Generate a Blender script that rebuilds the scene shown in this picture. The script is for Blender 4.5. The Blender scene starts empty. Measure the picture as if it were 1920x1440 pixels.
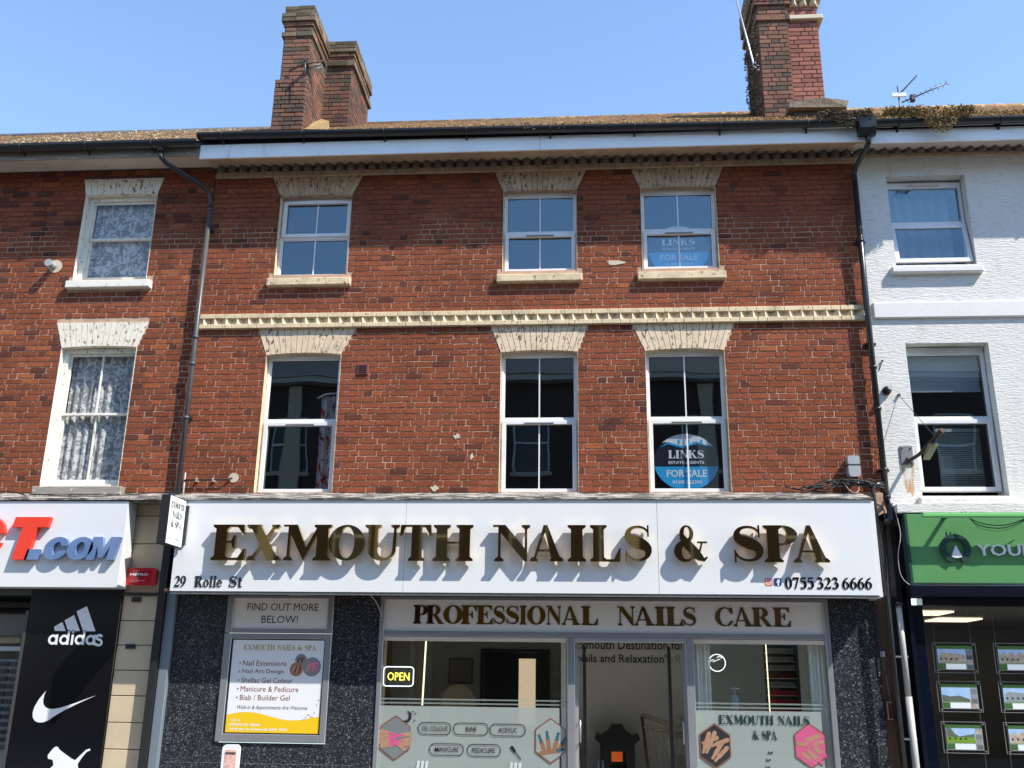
import bpy, bmesh, math, random
from mathutils import Vector, Matrix
from mathutils.geometry import delaunay_2d_cdt
random.seed(7)
C = bpy.context.scene.collection
sc = bpy.context.scene
# ------------------------------------------------------------------ camera, world, sun
cam_d = bpy.data.cameras.new("camera"); cam = bpy.data.objects.new("camera", cam_d); C.objects.link(cam)
sc.camera = cam
cam_d.sensor_fit = 'HORIZONTAL'; cam_d.sensor_width = 36.0
cam_d.lens = 36.0 * 1822.0 / 1920.0
cam_d.clip_start = 0.1; cam_d.clip_end = 3000
def aim():
    t, y, r = math.radians(17.35), math.radians(4.31), math.radians(0.765)
    f = Vector((-math.sin(y)*math.cos(t), math.cos(y)*math.cos(t), math.sin(t)))
    ri = Vector((math.cos(y), math.sin(y), 0)); u = ri.cross(f)
    c, s = math.cos(r), math.sin(r)
    r2 = c*ri + s*u; u2 = -s*ri + c*u
    m = Matrix((r2, u2, -f)).transposed().to_4x4()
    m.translation = Vector((0, -12.15, 1.5))
    cam.matrix_world = m
aim()
SUN = Vector((1.65, -1.0, 2.25)).normalized()          # towards the sun
world = bpy.data.worlds.new("World"); sc.world = world; world.use_nodes = True
nt = world.node_tree
bg = nt.nodes.get('Background') or nt.nodes.new('ShaderNodeBackground')
sky = nt.nodes.new('ShaderNodeTexSky'); sky.sky_type = 'NISHITA'; sky.sun_disc = False
sky.sun_elevation = math.asin(SUN.z); sky.sun_rotation = math.atan2(SUN.x, SUN.y)
sky.air_density = 1.12; sky.dust_density = 0.0; sky.ozone_density = 3.0
nt.links.new(sky.outputs[0], bg.inputs[0]); bg.inputs[1].default_value = 0.15
sd = bpy.data.lights.new("sun", 'SUN'); sun = bpy.data.objects.new("sun", sd); C.objects.link(sun)
sd.energy = 3.8; sd.angle = math.radians(0.5); sd.color = (1.0, 0.94, 0.84)
sun.rotation_euler = (-SUN).to_track_quat('-Z', 'Y').to_euler(); sun.location = (5, -8, 20)
sc.view_settings.view_transform = 'Standard'; sc.view_settings.look = 'None'
sc.view_settings.exposure = 1.08; sc.view_settings.gamma = 1; sc.view_settings.use_curve_mapping = False
sc.cycles.use_denoising = True
sc.cycles.max_bounces = 8; sc.cycles.transparent_max_bounces = 16
sc.cycles.caustics_reflective = True; sc.cycles.blur_glossy = 0.3; sc.cycles.caustics_refractive = False

# ------------------------------------------------------------------ materials
def mat(name, col=(.5,.5,.5), rough=.6, metal=0.0, var=0.0, vscale=6.0, vstretch=(1,1,1), col2=None, bump=0.0, bscale=40.0,
        bstretch=(1,1,1), bdist=.01, spots=None, spec=.5, emit=None, estr=1.0, attr=False, coat=0):
    m = bpy.data.materials.new(name); m.use_nodes = True
    n, l = m.node_tree.nodes, m.node_tree.links
    b = n['Principled BSDF']
    b.inputs['Roughness'].default_value = rough; b.inputs['Metallic'].default_value = metal
    b.inputs['Specular IOR Level'].default_value = spec
    b.inputs['Coat Weight'].default_value = coat; b.inputs['Coat Roughness'].default_value = .05
    b.inputs['Base Color'].default_value = (*col, 1)
    tc = n.new('ShaderNodeTexCoord')
    def noise(scale, stretch, det=4, rgh=.6):
        mp = n.new('ShaderNodeMapping'); mp.inputs['Scale'].default_value = stretch
        l.new(tc.outputs['Object'], mp.inputs[0])
        t = n.new('ShaderNodeTexNoise'); t.inputs['Scale'].default_value = scale; t.inputs['Detail'].default_value = det
        t.inputs['Roughness'].default_value = rgh
        l.new(mp.outputs[0], t.inputs['Vector']); return t.outputs['Fac']
    def mix(fac, a, bb, blend='MIX'):
        mx = n.new('ShaderNodeMix'); mx.data_type = 'RGBA'; mx.blend_type = blend
        for sk, v in ((0, fac), (6, a), (7, bb)):
            if isinstance(v, (int, float)): mx.inputs[sk].default_value = v
            elif isinstance(v, tuple): mx.inputs[sk].default_value = (*v, 1) if len(v) == 3 else v
            else: l.new(v, mx.inputs[sk])
        return mx.outputs[2]
    def ramp(x, a, b_):
        r = n.new('ShaderNodeMapRange'); r.inputs[1].default_value = a; r.inputs[2].default_value = b_
        r.clamp = True; l.new(x, r.inputs[0]); return r.outputs[0]
    cur = col
    if var or col2:
        f = ramp(noise(vscale, vstretch), .32, .68)
        c2 = col2 or tuple(max(0, c*(1-var)) for c in col)
        cur = mix(f, col, c2)
    if spots:
        for (scol, sscale, lo, hi, sst) in spots:
            f = ramp(noise(sscale, sst, 6, .65), lo, hi)
            cur = mix(f, cur, scol)
    if not isinstance(cur, tuple): l.new(cur, b.inputs['Base Color'])
    if bump:
        bp = n.new('ShaderNodeBump'); bp.inputs['Strength'].default_value = bump; bp.inputs['Distance'].default_value = bdist
        l.new(noise(bscale, bstretch, 5, .6), bp.inputs['Height']); l.new(bp.outputs[0], b.inputs['Normal'])
    if emit:
        b.inputs['Emission Color'].default_value = (*emit, 1); b.inputs['Emission Strength'].default_value = estr
    m['h'] = 0
    return m
S1 = (1,1,1)
def brick_mat(name, lo, mid, hi, soot=.5):
    m = bpy.data.materials.new(name); m.use_nodes = True
    n, l = m.node_tree.nodes, m.node_tree.links; b = n['Principled BSDF']; b.inputs['Roughness'].default_value = .9
    b.inputs['Specular IOR Level'].default_value = .2
    at = n.new('ShaderNodeAttribute'); at.attribute_name = 'tone'
    cr = n.new('ShaderNodeValToRGB'); e = cr.color_ramp.elements
    e[0].color = (*lo, 1); e[0].position = 0; e[1].color = (*hi, 1); e[1].position = 1
    k = e.new(.22); k.color = (*[(a*.55+c*.45) for a, c in zip(lo, mid)], 1)
    k = e.new(.4); k.color = (*mid, 1)
    k = e.new(.88); k.color = (*[x*1.18 for x in mid], 1)
    l.new(at.outputs['Fac'], cr.inputs[0])
    tc = n.new('ShaderNodeTexCoord')
    t = n.new('ShaderNodeTexNoise'); t.inputs['Scale'].default_value = 45; t.inputs['Detail'].default_value = 5; l.new(tc.outputs['Object'], t.inputs[0])
    t2 = n.new('ShaderNodeTexNoise'); t2.inputs['Scale'].default_value = 1.1; t2.inputs['Detail'].default_value = 5; l.new(tc.outputs['Object'], t2.inputs[0])
    mr = n.new('ShaderNodeMapRange'); mr.inputs[1].default_value = .35; mr.inputs[2].default_value = .7; mr.inputs[3].default_value = 1.15; mr.inputs[4].default_value = .72
    l.new(t.outputs[0], mr.inputs[0])
    mr2 = n.new('ShaderNodeMapRange'); mr2.inputs[1].default_value = .45; mr2.inputs[2].default_value = .75; mr2.inputs[3].default_value = 1; mr2.inputs[4].default_value = 1-soot
    l.new(t2.outputs[0], mr2.inputs[0])
    ml = n.new('ShaderNodeMath'); ml.operation = 'MULTIPLY'; l.new(mr.outputs[0], ml.inputs[0]); l.new(mr2.outputs[0], ml.inputs[1])
    vm = n.new('ShaderNodeVectorMath'); vm.operation = 'SCALE'; l.new(cr.outputs[0], vm.inputs[0]); l.new(ml.outputs[0], vm.inputs['Scale'])
    # pale lime bloom in small patches
    t3 = n.new('ShaderNodeTexNoise'); t3.inputs['Scale'].default_value = 3.0; t3.inputs['Detail'].default_value = 8; t3.inputs['Roughness'].default_value = .7
    l.new(tc.outputs['Object'], t3.inputs[0])
    mr3 = n.new('ShaderNodeMapRange'); mr3.inputs[1].default_value = .70; mr3.inputs[2].default_value = .76; l.new(t3.outputs[0], mr3.inputs[0])
    mx = n.new('ShaderNodeMix'); mx.data_type = 'RGBA'; l.new(mr3.outputs[0], mx.inputs[0]); l.new(vm.outputs[0], mx.inputs[6]); mx.inputs[7].default_value = (.42,.36,.30,1)
    l.new(mx.outputs[2], b.inputs['Base Color'])
    bp = n.new('ShaderNodeBump'); bp.inputs['Strength'].default_value = .8; bp.inputs['Distance'].default_value = .006
    l.new(t.outputs[0], bp.inputs['Height']); l.new(bp.outputs[0], b.inputs['Normal'])
    return m
M = {}
M['brick'] = brick_mat('red_brick', (.105,.034,.023), (.230,.064,.029), (.35,.11,.042), .34)
M['brickL'] = brick_mat('red_brick_warm', (.092,.033,.023), (.224,.063,.029), (.35,.108,.042), .34)
M['brickC'] = brick_mat('chimney_brick', (.09,.07,.055), (.19,.095,.065), (.32,.12,.08), .45)
M['brickN'] = brick_mat('new_chimney_brick', (.22,.09,.07), (.29,.115,.085), (.34,.14,.11), .15)
M['mortar'] = mat('lime_mortar', (.56,.37,.26), .95, var=.35, vscale=5, spots=[((.20,.08,.05), 2.2, .55, .75, (.5,1,1.6))])
def mortar_dark_top():  # joints turn dark red-brown towards the wall top, edge broken by noise
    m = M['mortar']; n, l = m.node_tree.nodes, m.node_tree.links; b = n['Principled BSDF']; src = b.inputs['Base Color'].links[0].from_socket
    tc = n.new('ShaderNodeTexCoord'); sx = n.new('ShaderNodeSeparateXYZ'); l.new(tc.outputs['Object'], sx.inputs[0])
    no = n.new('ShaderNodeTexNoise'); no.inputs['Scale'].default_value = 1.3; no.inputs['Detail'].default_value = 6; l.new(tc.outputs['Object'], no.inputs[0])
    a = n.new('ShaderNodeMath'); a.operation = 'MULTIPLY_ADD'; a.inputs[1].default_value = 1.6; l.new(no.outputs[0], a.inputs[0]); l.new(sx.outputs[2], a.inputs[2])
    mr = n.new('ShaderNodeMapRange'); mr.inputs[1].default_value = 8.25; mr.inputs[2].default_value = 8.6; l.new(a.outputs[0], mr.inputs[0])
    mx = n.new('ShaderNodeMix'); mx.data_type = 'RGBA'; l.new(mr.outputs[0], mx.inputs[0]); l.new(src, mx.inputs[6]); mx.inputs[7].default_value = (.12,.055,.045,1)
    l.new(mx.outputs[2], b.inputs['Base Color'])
mortar_dark_top()
M['mortarU'] = mat('dark_mortar', (.16,.12,.10), .95, var=.4)
M['cream'] = mat('cream_paint', (.70,.56,.36), .7, var=.14, vscale=5, spots=[((.20,.15,.11), 16, .58, .64, S1), ((.40,.32,.22), 2.5, .5, .75, S1)], bump=.4, bscale=60, bdist=.004)
M['creamarch_shade'] = mat('shaded_cream_paint_flaking', (.50,.36,.23), .7, var=.2, vscale=4, spots=[((.10,.06,.045), 24, .56, .62, (1,1,.45)), ((.28,.2,.14), 3.5, .52, .7, S1)], bump=.4, bscale=60, bdist=.004)  # cream arch paint with the shade under the eaves put into its colour
M['creamarch'] = mat('cream_paint_flaking', (.70,.55,.38), .7, var=.14, vscale=5, spots=[((.13,.07,.05), 26, .57, .62, (1,1,.45)), ((.36,.27,.2), 3.5, .55, .75, S1)], bump=.4, bscale=60, bdist=.004)
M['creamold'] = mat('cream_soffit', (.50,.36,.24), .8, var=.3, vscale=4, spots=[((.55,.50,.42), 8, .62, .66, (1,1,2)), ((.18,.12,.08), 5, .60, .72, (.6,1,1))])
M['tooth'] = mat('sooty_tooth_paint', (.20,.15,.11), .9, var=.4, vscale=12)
M['whitearch'] = mat('white_paint_flaking', (.78,.72,.60), .7, var=.1, vscale=5, spots=[((.25,.13,.09), 22, .57, .61, (1,1,.5))], bump=.5, bscale=50, bdist=.004)
M['oldwhite'] = mat('old_white_paint', (.78,.75,.66), .6, var=.12, vscale=8, spots=[((.20,.17,.14), 30, .60, .65, (1,1,.5))])
M['oldwood'] = mat('weathered_sill', (.34,.31,.27), .85, var=.4, vscale=9, vstretch=(.3,1,3), spots=[((.62,.58,.50), 14, .62, .66, (.6,1,2))], bump=.5, bscale=40, bdist=.004)
M['upvc'] = mat('white_upvc', (.72,.72,.73), .25, var=.08, vscale=5)
M['upvcd'] = mat('weathered_upvc', (.62,.58,.54), .45, var=.2, vscale=4)
M['soffitw'] = mat('painted_soffit_boards', (.62,.54,.47), .7, var=.15, vscale=3)
M['fascia'] = mat('white_fascia_board', (.84,.86,.88), .35, var=.08, vscale=2, spots=[((.38,.39,.40), 3.5, .60, .78, (1.6,1,.25)), ((.2,.2,.2), 40, .70, .74, S1)])
M['gutter'] = mat('black_gutter_plastic', (.018,.018,.02), .35)
M['pipe'] = mat('black_downpipe_paint', (.02,.022,.024), .3, var=.3, vscale=10)
M['pipegrey'] = mat('grey_downpipe', (.075,.077,.08), .4, var=.2, vscale=8)
M['pipewhite'] = mat('pale_pipe', (.42,.42,.40), .4, var=.15)
M['roof'] = mat('mossy_roof_tiles', (.30,.17,.10), .95, var=.4, vscale=9, spots=[((.24,.19,.07), 5, .50, .62, S1), ((.52,.30,.13), 9, .54, .62, S1), ((.07,.06,.035), 14, .58, .66, S1)], bump=1, bscale=30, bdist=.02)
M['moss'] = mat('moss_and_dry_weeds', (.30,.19,.08), .95, col2=(.17,.13,.05), vscale=30)
M['dryweed'] = mat('dry_grey_weeds', (.20,.16,.11), .95, col2=(.09,.07,.05), vscale=20)
M['lead'] = mat('weathered_ledge_lead', (.46,.43,.39), .8, var=.3, vscale=6, spots=[((.07,.06,.055), 9, .47, .52, (.45,1,3)), ((.10,.09,.08), 38, .55, .6, (.6,1,2))], bump=.6, bscale=30, bdist=.01)
M['render'] = mat('rough_white_render', (.69,.675,.645), .85, var=.10, vscale=1.6, vstretch=(1,1,.5), spots=[((.36,.34,.31), 34, .60, .66, (.30,1,2.6)), ((.50,.46,.40), 1.3, .58, .8, (2.5,1,.4))], bump=.9, bscale=36, bstretch=(.45,1,2.0), bdist=.013)
M['renderband'] = mat('smooth_white_band', (.66,.66,.65), .7, var=.05, bump=.3, bscale=20, bdist=.006)
M['renderrust'] = mat('rust_stain', (.62,.36,.14), .9, var=.3, vscale=14, vstretch=(1,1,.3))
M['white'] = mat('glossy_white_panel', (.71,.73,.75), .18, spec=.5, var=.04, vscale=1.2, vstretch=(1,1,.3))
M['white2'] = mat('white_transom_panel', (.74,.72,.72), .3)
M['whiteprint'] = mat('white_print', (.74,.74,.75), .5)
M['gold'] = mat('gold_mirror_acrylic', (.62,.42,.16), .035, metal=1)
M['goldflat'] = mat('gold_vinyl', (.15,.085,.035), .05, metal=1)
M['goldprint'] = mat('gold_print', (.48,.36,.10), .45)
M['black'] = mat('black_lettering', (.02,.02,.022), .4)
M['blackpanel'] = mat('glossy_black_panel', (.006,.006,.008), .12)
M['blackmetal'] = mat('black_metal', (.02,.02,.022), .35)
M['darkframe'] = mat('dark_aluminium', (.05,.05,.052), .35)
M['alu'] = mat('silver_aluminium', (.36,.37,.40), .38, metal=.55, var=.12, vscale=3, vstretch=(1,1,.3))
M['alubright'] = mat('bright_aluminium', (.55,.55,.56), .3, metal=.6)
M['bluepost'] = mat('blue_grey_post', (.16,.19,.23), .4)
M['red'] = mat('red_lettering', (.78,.045,.02), .35)
M['blue'] = mat('steel_blue_lettering', (.10,.17,.34), .35, col2=(.16,.24,.42), vscale=3)
M['redbox'] = mat('red_alarm_plastic', (.55,.01,.02), .3)
M['green'] = mat('green_fascia_panel', (.10,.27,.10), .3, var=.05)
M['greenlight'] = mat('light_green_trim', (.16,.50,.16), .35)
M['greendark'] = mat('dark_green_symbol', (.018,.05,.045), .35)
M['navy'] = mat('navy_paint', (.003,.004,.012), .25)
M['navytile'] = mat('navy_glazed_tile', (.003,.006,.017), .12, var=.3, vscale=4)
M['beige'] = mat('beige_stone_block', (.56,.46,.31), .75, var=.14, vscale=2.2, spots=[((.36,.29,.2), 2.5, .55, .75, (1,1,.4)), ((.1,.08,.06), 30, .76, .78, S1)])
M['joint'] = mat('dark_joint', (.06,.05,.04), .9)
def granite():
    m = bpy.data.materials.new('speckled_black_granite'); m.use_nodes = True
    n, l = m.node_tree.nodes, m.node_tree.links; b = n['Principled BSDF']; b.inputs['Roughness'].default_value = .18
    tc = n.new('ShaderNodeTexCoord')
    v = n.new('ShaderNodeTexVoronoi'); v.inputs['Scale'].default_value = 85; l.new(tc.outputs['Object'], v.inputs['Vector'])
    sp = n.new('ShaderNodeSeparateColor'); l.new(v.outputs['Color'], sp.inputs[0])
    cr = n.new('ShaderNodeValToRGB'); e = cr.color_ramp.elements
    e[0].position = 0; e[0].color = (.012,.014,.018, 1); e[1].position = 1; e[1].color = (.22,.23,.25, 1)
    for p, c in ((.45, (.020,.023,.028)), (.80, (.045,.048,.055)), (.955, (.10,.105,.115))):
        k = e.new(p); k.color = (*c, 1)
    l.new(sp.outputs[0], cr.inputs[0]); l.new(cr.outputs[0], b.inputs['Base Color']); return m
M['granite'] = granite()
def glass(name, ior=1.75, tint=(1,1,1), rough=0.0, gcol=(1,1,1)):
    m = bpy.data.materials.new(name); m.use_nodes = True
    n, l = m.node_tree.nodes, m.node_tree.links
    for x in list(n): n.remove(x)
    o = n.new('ShaderNodeOutputMaterial'); lw = n.new('ShaderNodeLayerWeight'); lw.inputs['Blend'].default_value = .5
    pw = n.new('ShaderNodeMath'); pw.operation = 'POWER'; pw.inputs[1].default_value = 5; l.new(lw.outputs['Facing'], pw.inputs[0])
    R0 = ((ior-1)/(ior+1))**2; f = n.new('ShaderNodeMath'); f.operation = 'MULTIPLY_ADD'; f.inputs[1].default_value = 1-R0; f.inputs[2].default_value = R0; l.new(pw.outputs[0], f.inputs[0])
    t = n.new('ShaderNodeBsdfTransparent'); t.inputs[0].default_value = (*tint, 1)
    g = n.new('ShaderNodeBsdfGlossy'); g.inputs['Roughness'].default_value = rough; g.inputs[0].default_value = (*gcol, 1)
    # slight waviness of old panes
    tc = n.new('ShaderNodeTexCoord'); no = n.new('ShaderNodeTexNoise'); no.inputs['Scale'].default_value = 1.2; no.inputs['Detail'].default_value = 1
    l.new(tc.outputs['Object'], no.inputs[0]); bp = n.new('ShaderNodeBump'); bp.inputs['Strength'].default_value = .25; bp.inputs['Distance'].default_value = .012
    l.new(no.outputs[0], bp.inputs['Height']); l.new(bp.outputs[0], g.inputs['Normal'])
    mx = n.new('ShaderNodeMixShader'); l.new(f.outputs[0], mx.inputs[0]); l.new(t.outputs[0], mx.inputs[1]); l.new(g.outputs[0], mx.inputs[2])
    l.new(mx.outputs[0], o.inputs[0]); return m
M['glass'] = glass('double_glazing', 2.35, (.78,.82,.84), 0, (.72,.92,1))
M['glassold'] = glass('old_single_glass', 1.6, (.88,.9,.92))
M['shopglass'] = glass('shop_window_glass', 1.62, (.93,.96,.94))
def holes_mat(name, col, kind, keep=.5, scale=30, transl=.4, stretch=(1,1,1)):
    """cloth or film partly see-through"""
    m = bpy.data.materials.new(name); m.use_nodes = True
    n, l = m.node_tree.nodes, m.node_tree.links
    for x in list(n): n.remove(x)
    o = n.new('ShaderNodeOutputMaterial'); d = n.new('ShaderNodeBsdfDiffuse'); d.inputs[0].default_value = (*col, 1)
    tl = n.new('ShaderNodeBsdfTranslucent'); tl.inputs[0].default_value = (*col, 1)
    m1 = n.new('ShaderNodeMixShader'); m1.inputs[0].default_value = transl; l.new(d.outputs[0], m1.inputs[1]); l.new(tl.outputs[0], m1.inputs[2])
    tr = n.new('ShaderNodeBsdfTransparent'); m2 = n.new('ShaderNodeMixShader')
    l.new(tr.outputs[0], m2.inputs[1]); l.new(m1.outputs[0], m2.inputs[2]); l.new(m2.outputs[0], o.inputs[0])
    if kind == 'lace':
        tc = n.new('ShaderNodeTexCoord'); mp = n.new('ShaderNodeMapping'); mp.inputs['Scale'].default_value = stretch; l.new(tc.outputs['Object'], mp.inputs[0])
        v = n.new('ShaderNodeTexNoise'); v.inputs['Scale'].default_value = scale; v.inputs['Detail'].default_value = 2; v.inputs['Distortion'].default_value = 1.3
        l.new(mp.outputs[0], v.inputs['Vector'])
        r = n.new('ShaderNodeMapRange'); r.inputs[1].default_value = .47; r.inputs[2].default_value = .53; r.inputs[3].default_value = .46; r.inputs[4].default_value = .96
        l.new(v.outputs[0], r.inputs[0]); l.new(r.outputs[0], m2.inputs[0])
    else: m2.inputs[0].default_value = keep
    return m
M['lace'] = holes_mat('net_curtain_lace', (.72,.71,.69), 'lace', scale=12, transl=.08)
M['sheer'] = holes_mat('sheer_curtain', (.86,.88,.85), 'plain', .9, transl=.15)
M['netplain'] = holes_mat('plain_net_curtain', (.62,.66,.72), 'plain', .6, transl=.3)
M['film'] = holes_mat('frosted_film', (.47,.50,.49), 'plain', .88, transl=.12)
M['filmline'] = holes_mat('frosted_stripe', (.55,.61,.59), 'plain', .55, transl=.3)
M['acrylic'] = holes_mat('clear_acrylic_edge', (.6,.66,.64), 'plain', .10, transl=.3)
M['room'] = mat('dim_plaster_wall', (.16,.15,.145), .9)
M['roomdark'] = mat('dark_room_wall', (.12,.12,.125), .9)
M['salonwall'] = mat('salon_wall_paint', (.86,.83,.77), .8, var=.05)
M['salonfloor'] = mat('salon_floor', (.36,.33,.29), .4)
M['wood'] = mat('brown_wood', (.13,.06,.03), .5, var=.3, vscale=8, vstretch=(1,1,.2))
M['palewood'] = mat('pale_cane', (.42,.33,.22), .6, var=.2)
M['cushion'] = mat('beige_upholstery', (.50,.42,.32), .8)
M['blackcarve'] = mat('black_lacquer_carving', (.012,.010,.010), .3)
M['glow'] = mat('orange_lamp_glow', (.3,.05,.01), .5, emit=(1,.18,.03), estr=.22)
M['led'] = mat('led_strip', (.8,.8,.6), .5, emit=(1,.93,.62), estr=.8)
M['neon_w'] = mat('white_neon', (.8,.8,.8), .5, emit=(.9,.95,1), estr=.8)
M['neon_y'] = mat('yellow_neon', (.8,.7,.1), .5, emit=(1,.86,.12), estr=1.0)
M['ceilinglight'] = mat('ceiling_panel_light', (.8,.75,.6), .5, emit=(1,.88,.60), estr=.75)
M['courtyard'] = mat('glowing_stone_yard_wall', (.62,.50,.36), .9, col2=(.42,.30,.2), vscale=7, emit=(.8,.6,.4), estr=.35)  # daylight in the yard put in as the wall's own emission
M['poster_y'] = mat('yellow_print', (.78,.50,.01), .45)
M['maroon'] = mat('maroon_print', (.20,.045,.035), .5)
M['pink'] = mat('pink_print', (.72,.12,.28), .5); M['skin'] = mat('skin_print', (.56,.30,.20), .5, var=.2, vscale=20)
M['skin2'] = mat('brown_skin_print', (.34,.16,.09), .5); M['redprint'] = mat('red_print', (.55,.03,.06), .5)
M['goldedge'] = mat('rose_gold_edge', (.55,.22,.16), .3, metal=.6)
M['greyprint'] = mat('grey_print', (.22,.23,.25), .5); M['darkprint'] = mat('dark_print', (.03,.03,.035), .5)
M['teal'] = mat('teal_print', (.03,.14,.20), .5)
M['skyprint'] = mat('sky_blue_print', (.20,.36,.66), .4, emit=(.30,.45,.75), estr=.16, col2=(.45,.58,.80), vscale=4); M['grassprint'] = mat('lawn_print', (.16,.28,.03), .4, emit=(.16,.28,.03), estr=.22, var=.3, vscale=30)  # property card prints here and below have a slight emission added
M['greenprint'] = mat('green_header_print', (.05,.11,.04), .4, emit=(.1,.3,.06), estr=.08); M['brickprint'] = mat('house_print', (.30,.20,.16), .4, emit=(.35,.27,.22), estr=.16, col2=(.55,.50,.45), vscale=18)
M['hillprint'] = mat('hill_print', (.12,.14,.11), .4, emit=(.12,.14,.11), estr=.2, var=.4, vscale=20)
M['links'] = mat('bright_blue_print', (.02,.34,.66), .4); M['sign_dark'] = mat('blue_black_print', (.008,.012,.022), .3)
M['redcloth'] = mat('red_white_curtain', (.62,.60,.60), .9, spots=[((.55,.03,.02), 9, .52, .56, (1.5,1,.8)), ((.02,.02,.03), 12, .58, .62, (1,1,.6))])
M['blinds'] = mat('slatted_blind', (.32,.40,.46), .6)
M['olive'] = mat('olive_lamp_paint', (.12,.15,.06), .5)
M['silverletter'] = mat('pale_silver_lettering', (.78,.80,.80), .3)
M['rust'] = mat('rusty_iron', (.07,.035,.022), .8, var=.5, vscale=25)
M['zinc'] = mat('galvanised_plate', (.24,.24,.24), .5, metal=.5, var=.3, vscale=20)
M['greybox'] = mat('grey_weathered_plastic', (.36,.38,.41), .5, var=.2, vscale=30)
M['cable'] = mat('black_cable', (.015,.015,.015), .5); M['cablew'] = mat('pale_cable', (.45,.43,.40), .5)
M['asphalt'] = mat('asphalt', (.055,.055,.057), .9, var=.25, vscale=30, bump=.4, bscale=120); M['paving'] = mat('paving_slabs', (.30,.28,.25), .8, var=.2, vscale=3)
M['steelp'] = mat('aerial_metal', (.10,.10,.11), .4, metal=.5)
M['slate'] = mat('slate_roof', (.10,.10,.11), .7, var=.5, vscale=12, bump=.8, bscale=25, bdist=.02)
M['stucco'] = mat('cream_stucco', (.55,.48,.36), .8, var=.1); M['opgreen'] = mat('green_awning_canvas', (.03,.16,.09), .8); M['opbrown'] = mat('brown_painted_front', (.12,.07,.045), .6)
M['oppbrick'] = mat('opposite_brick', (.09,.06,.05), .9, var=.3, vscale=20)

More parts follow.
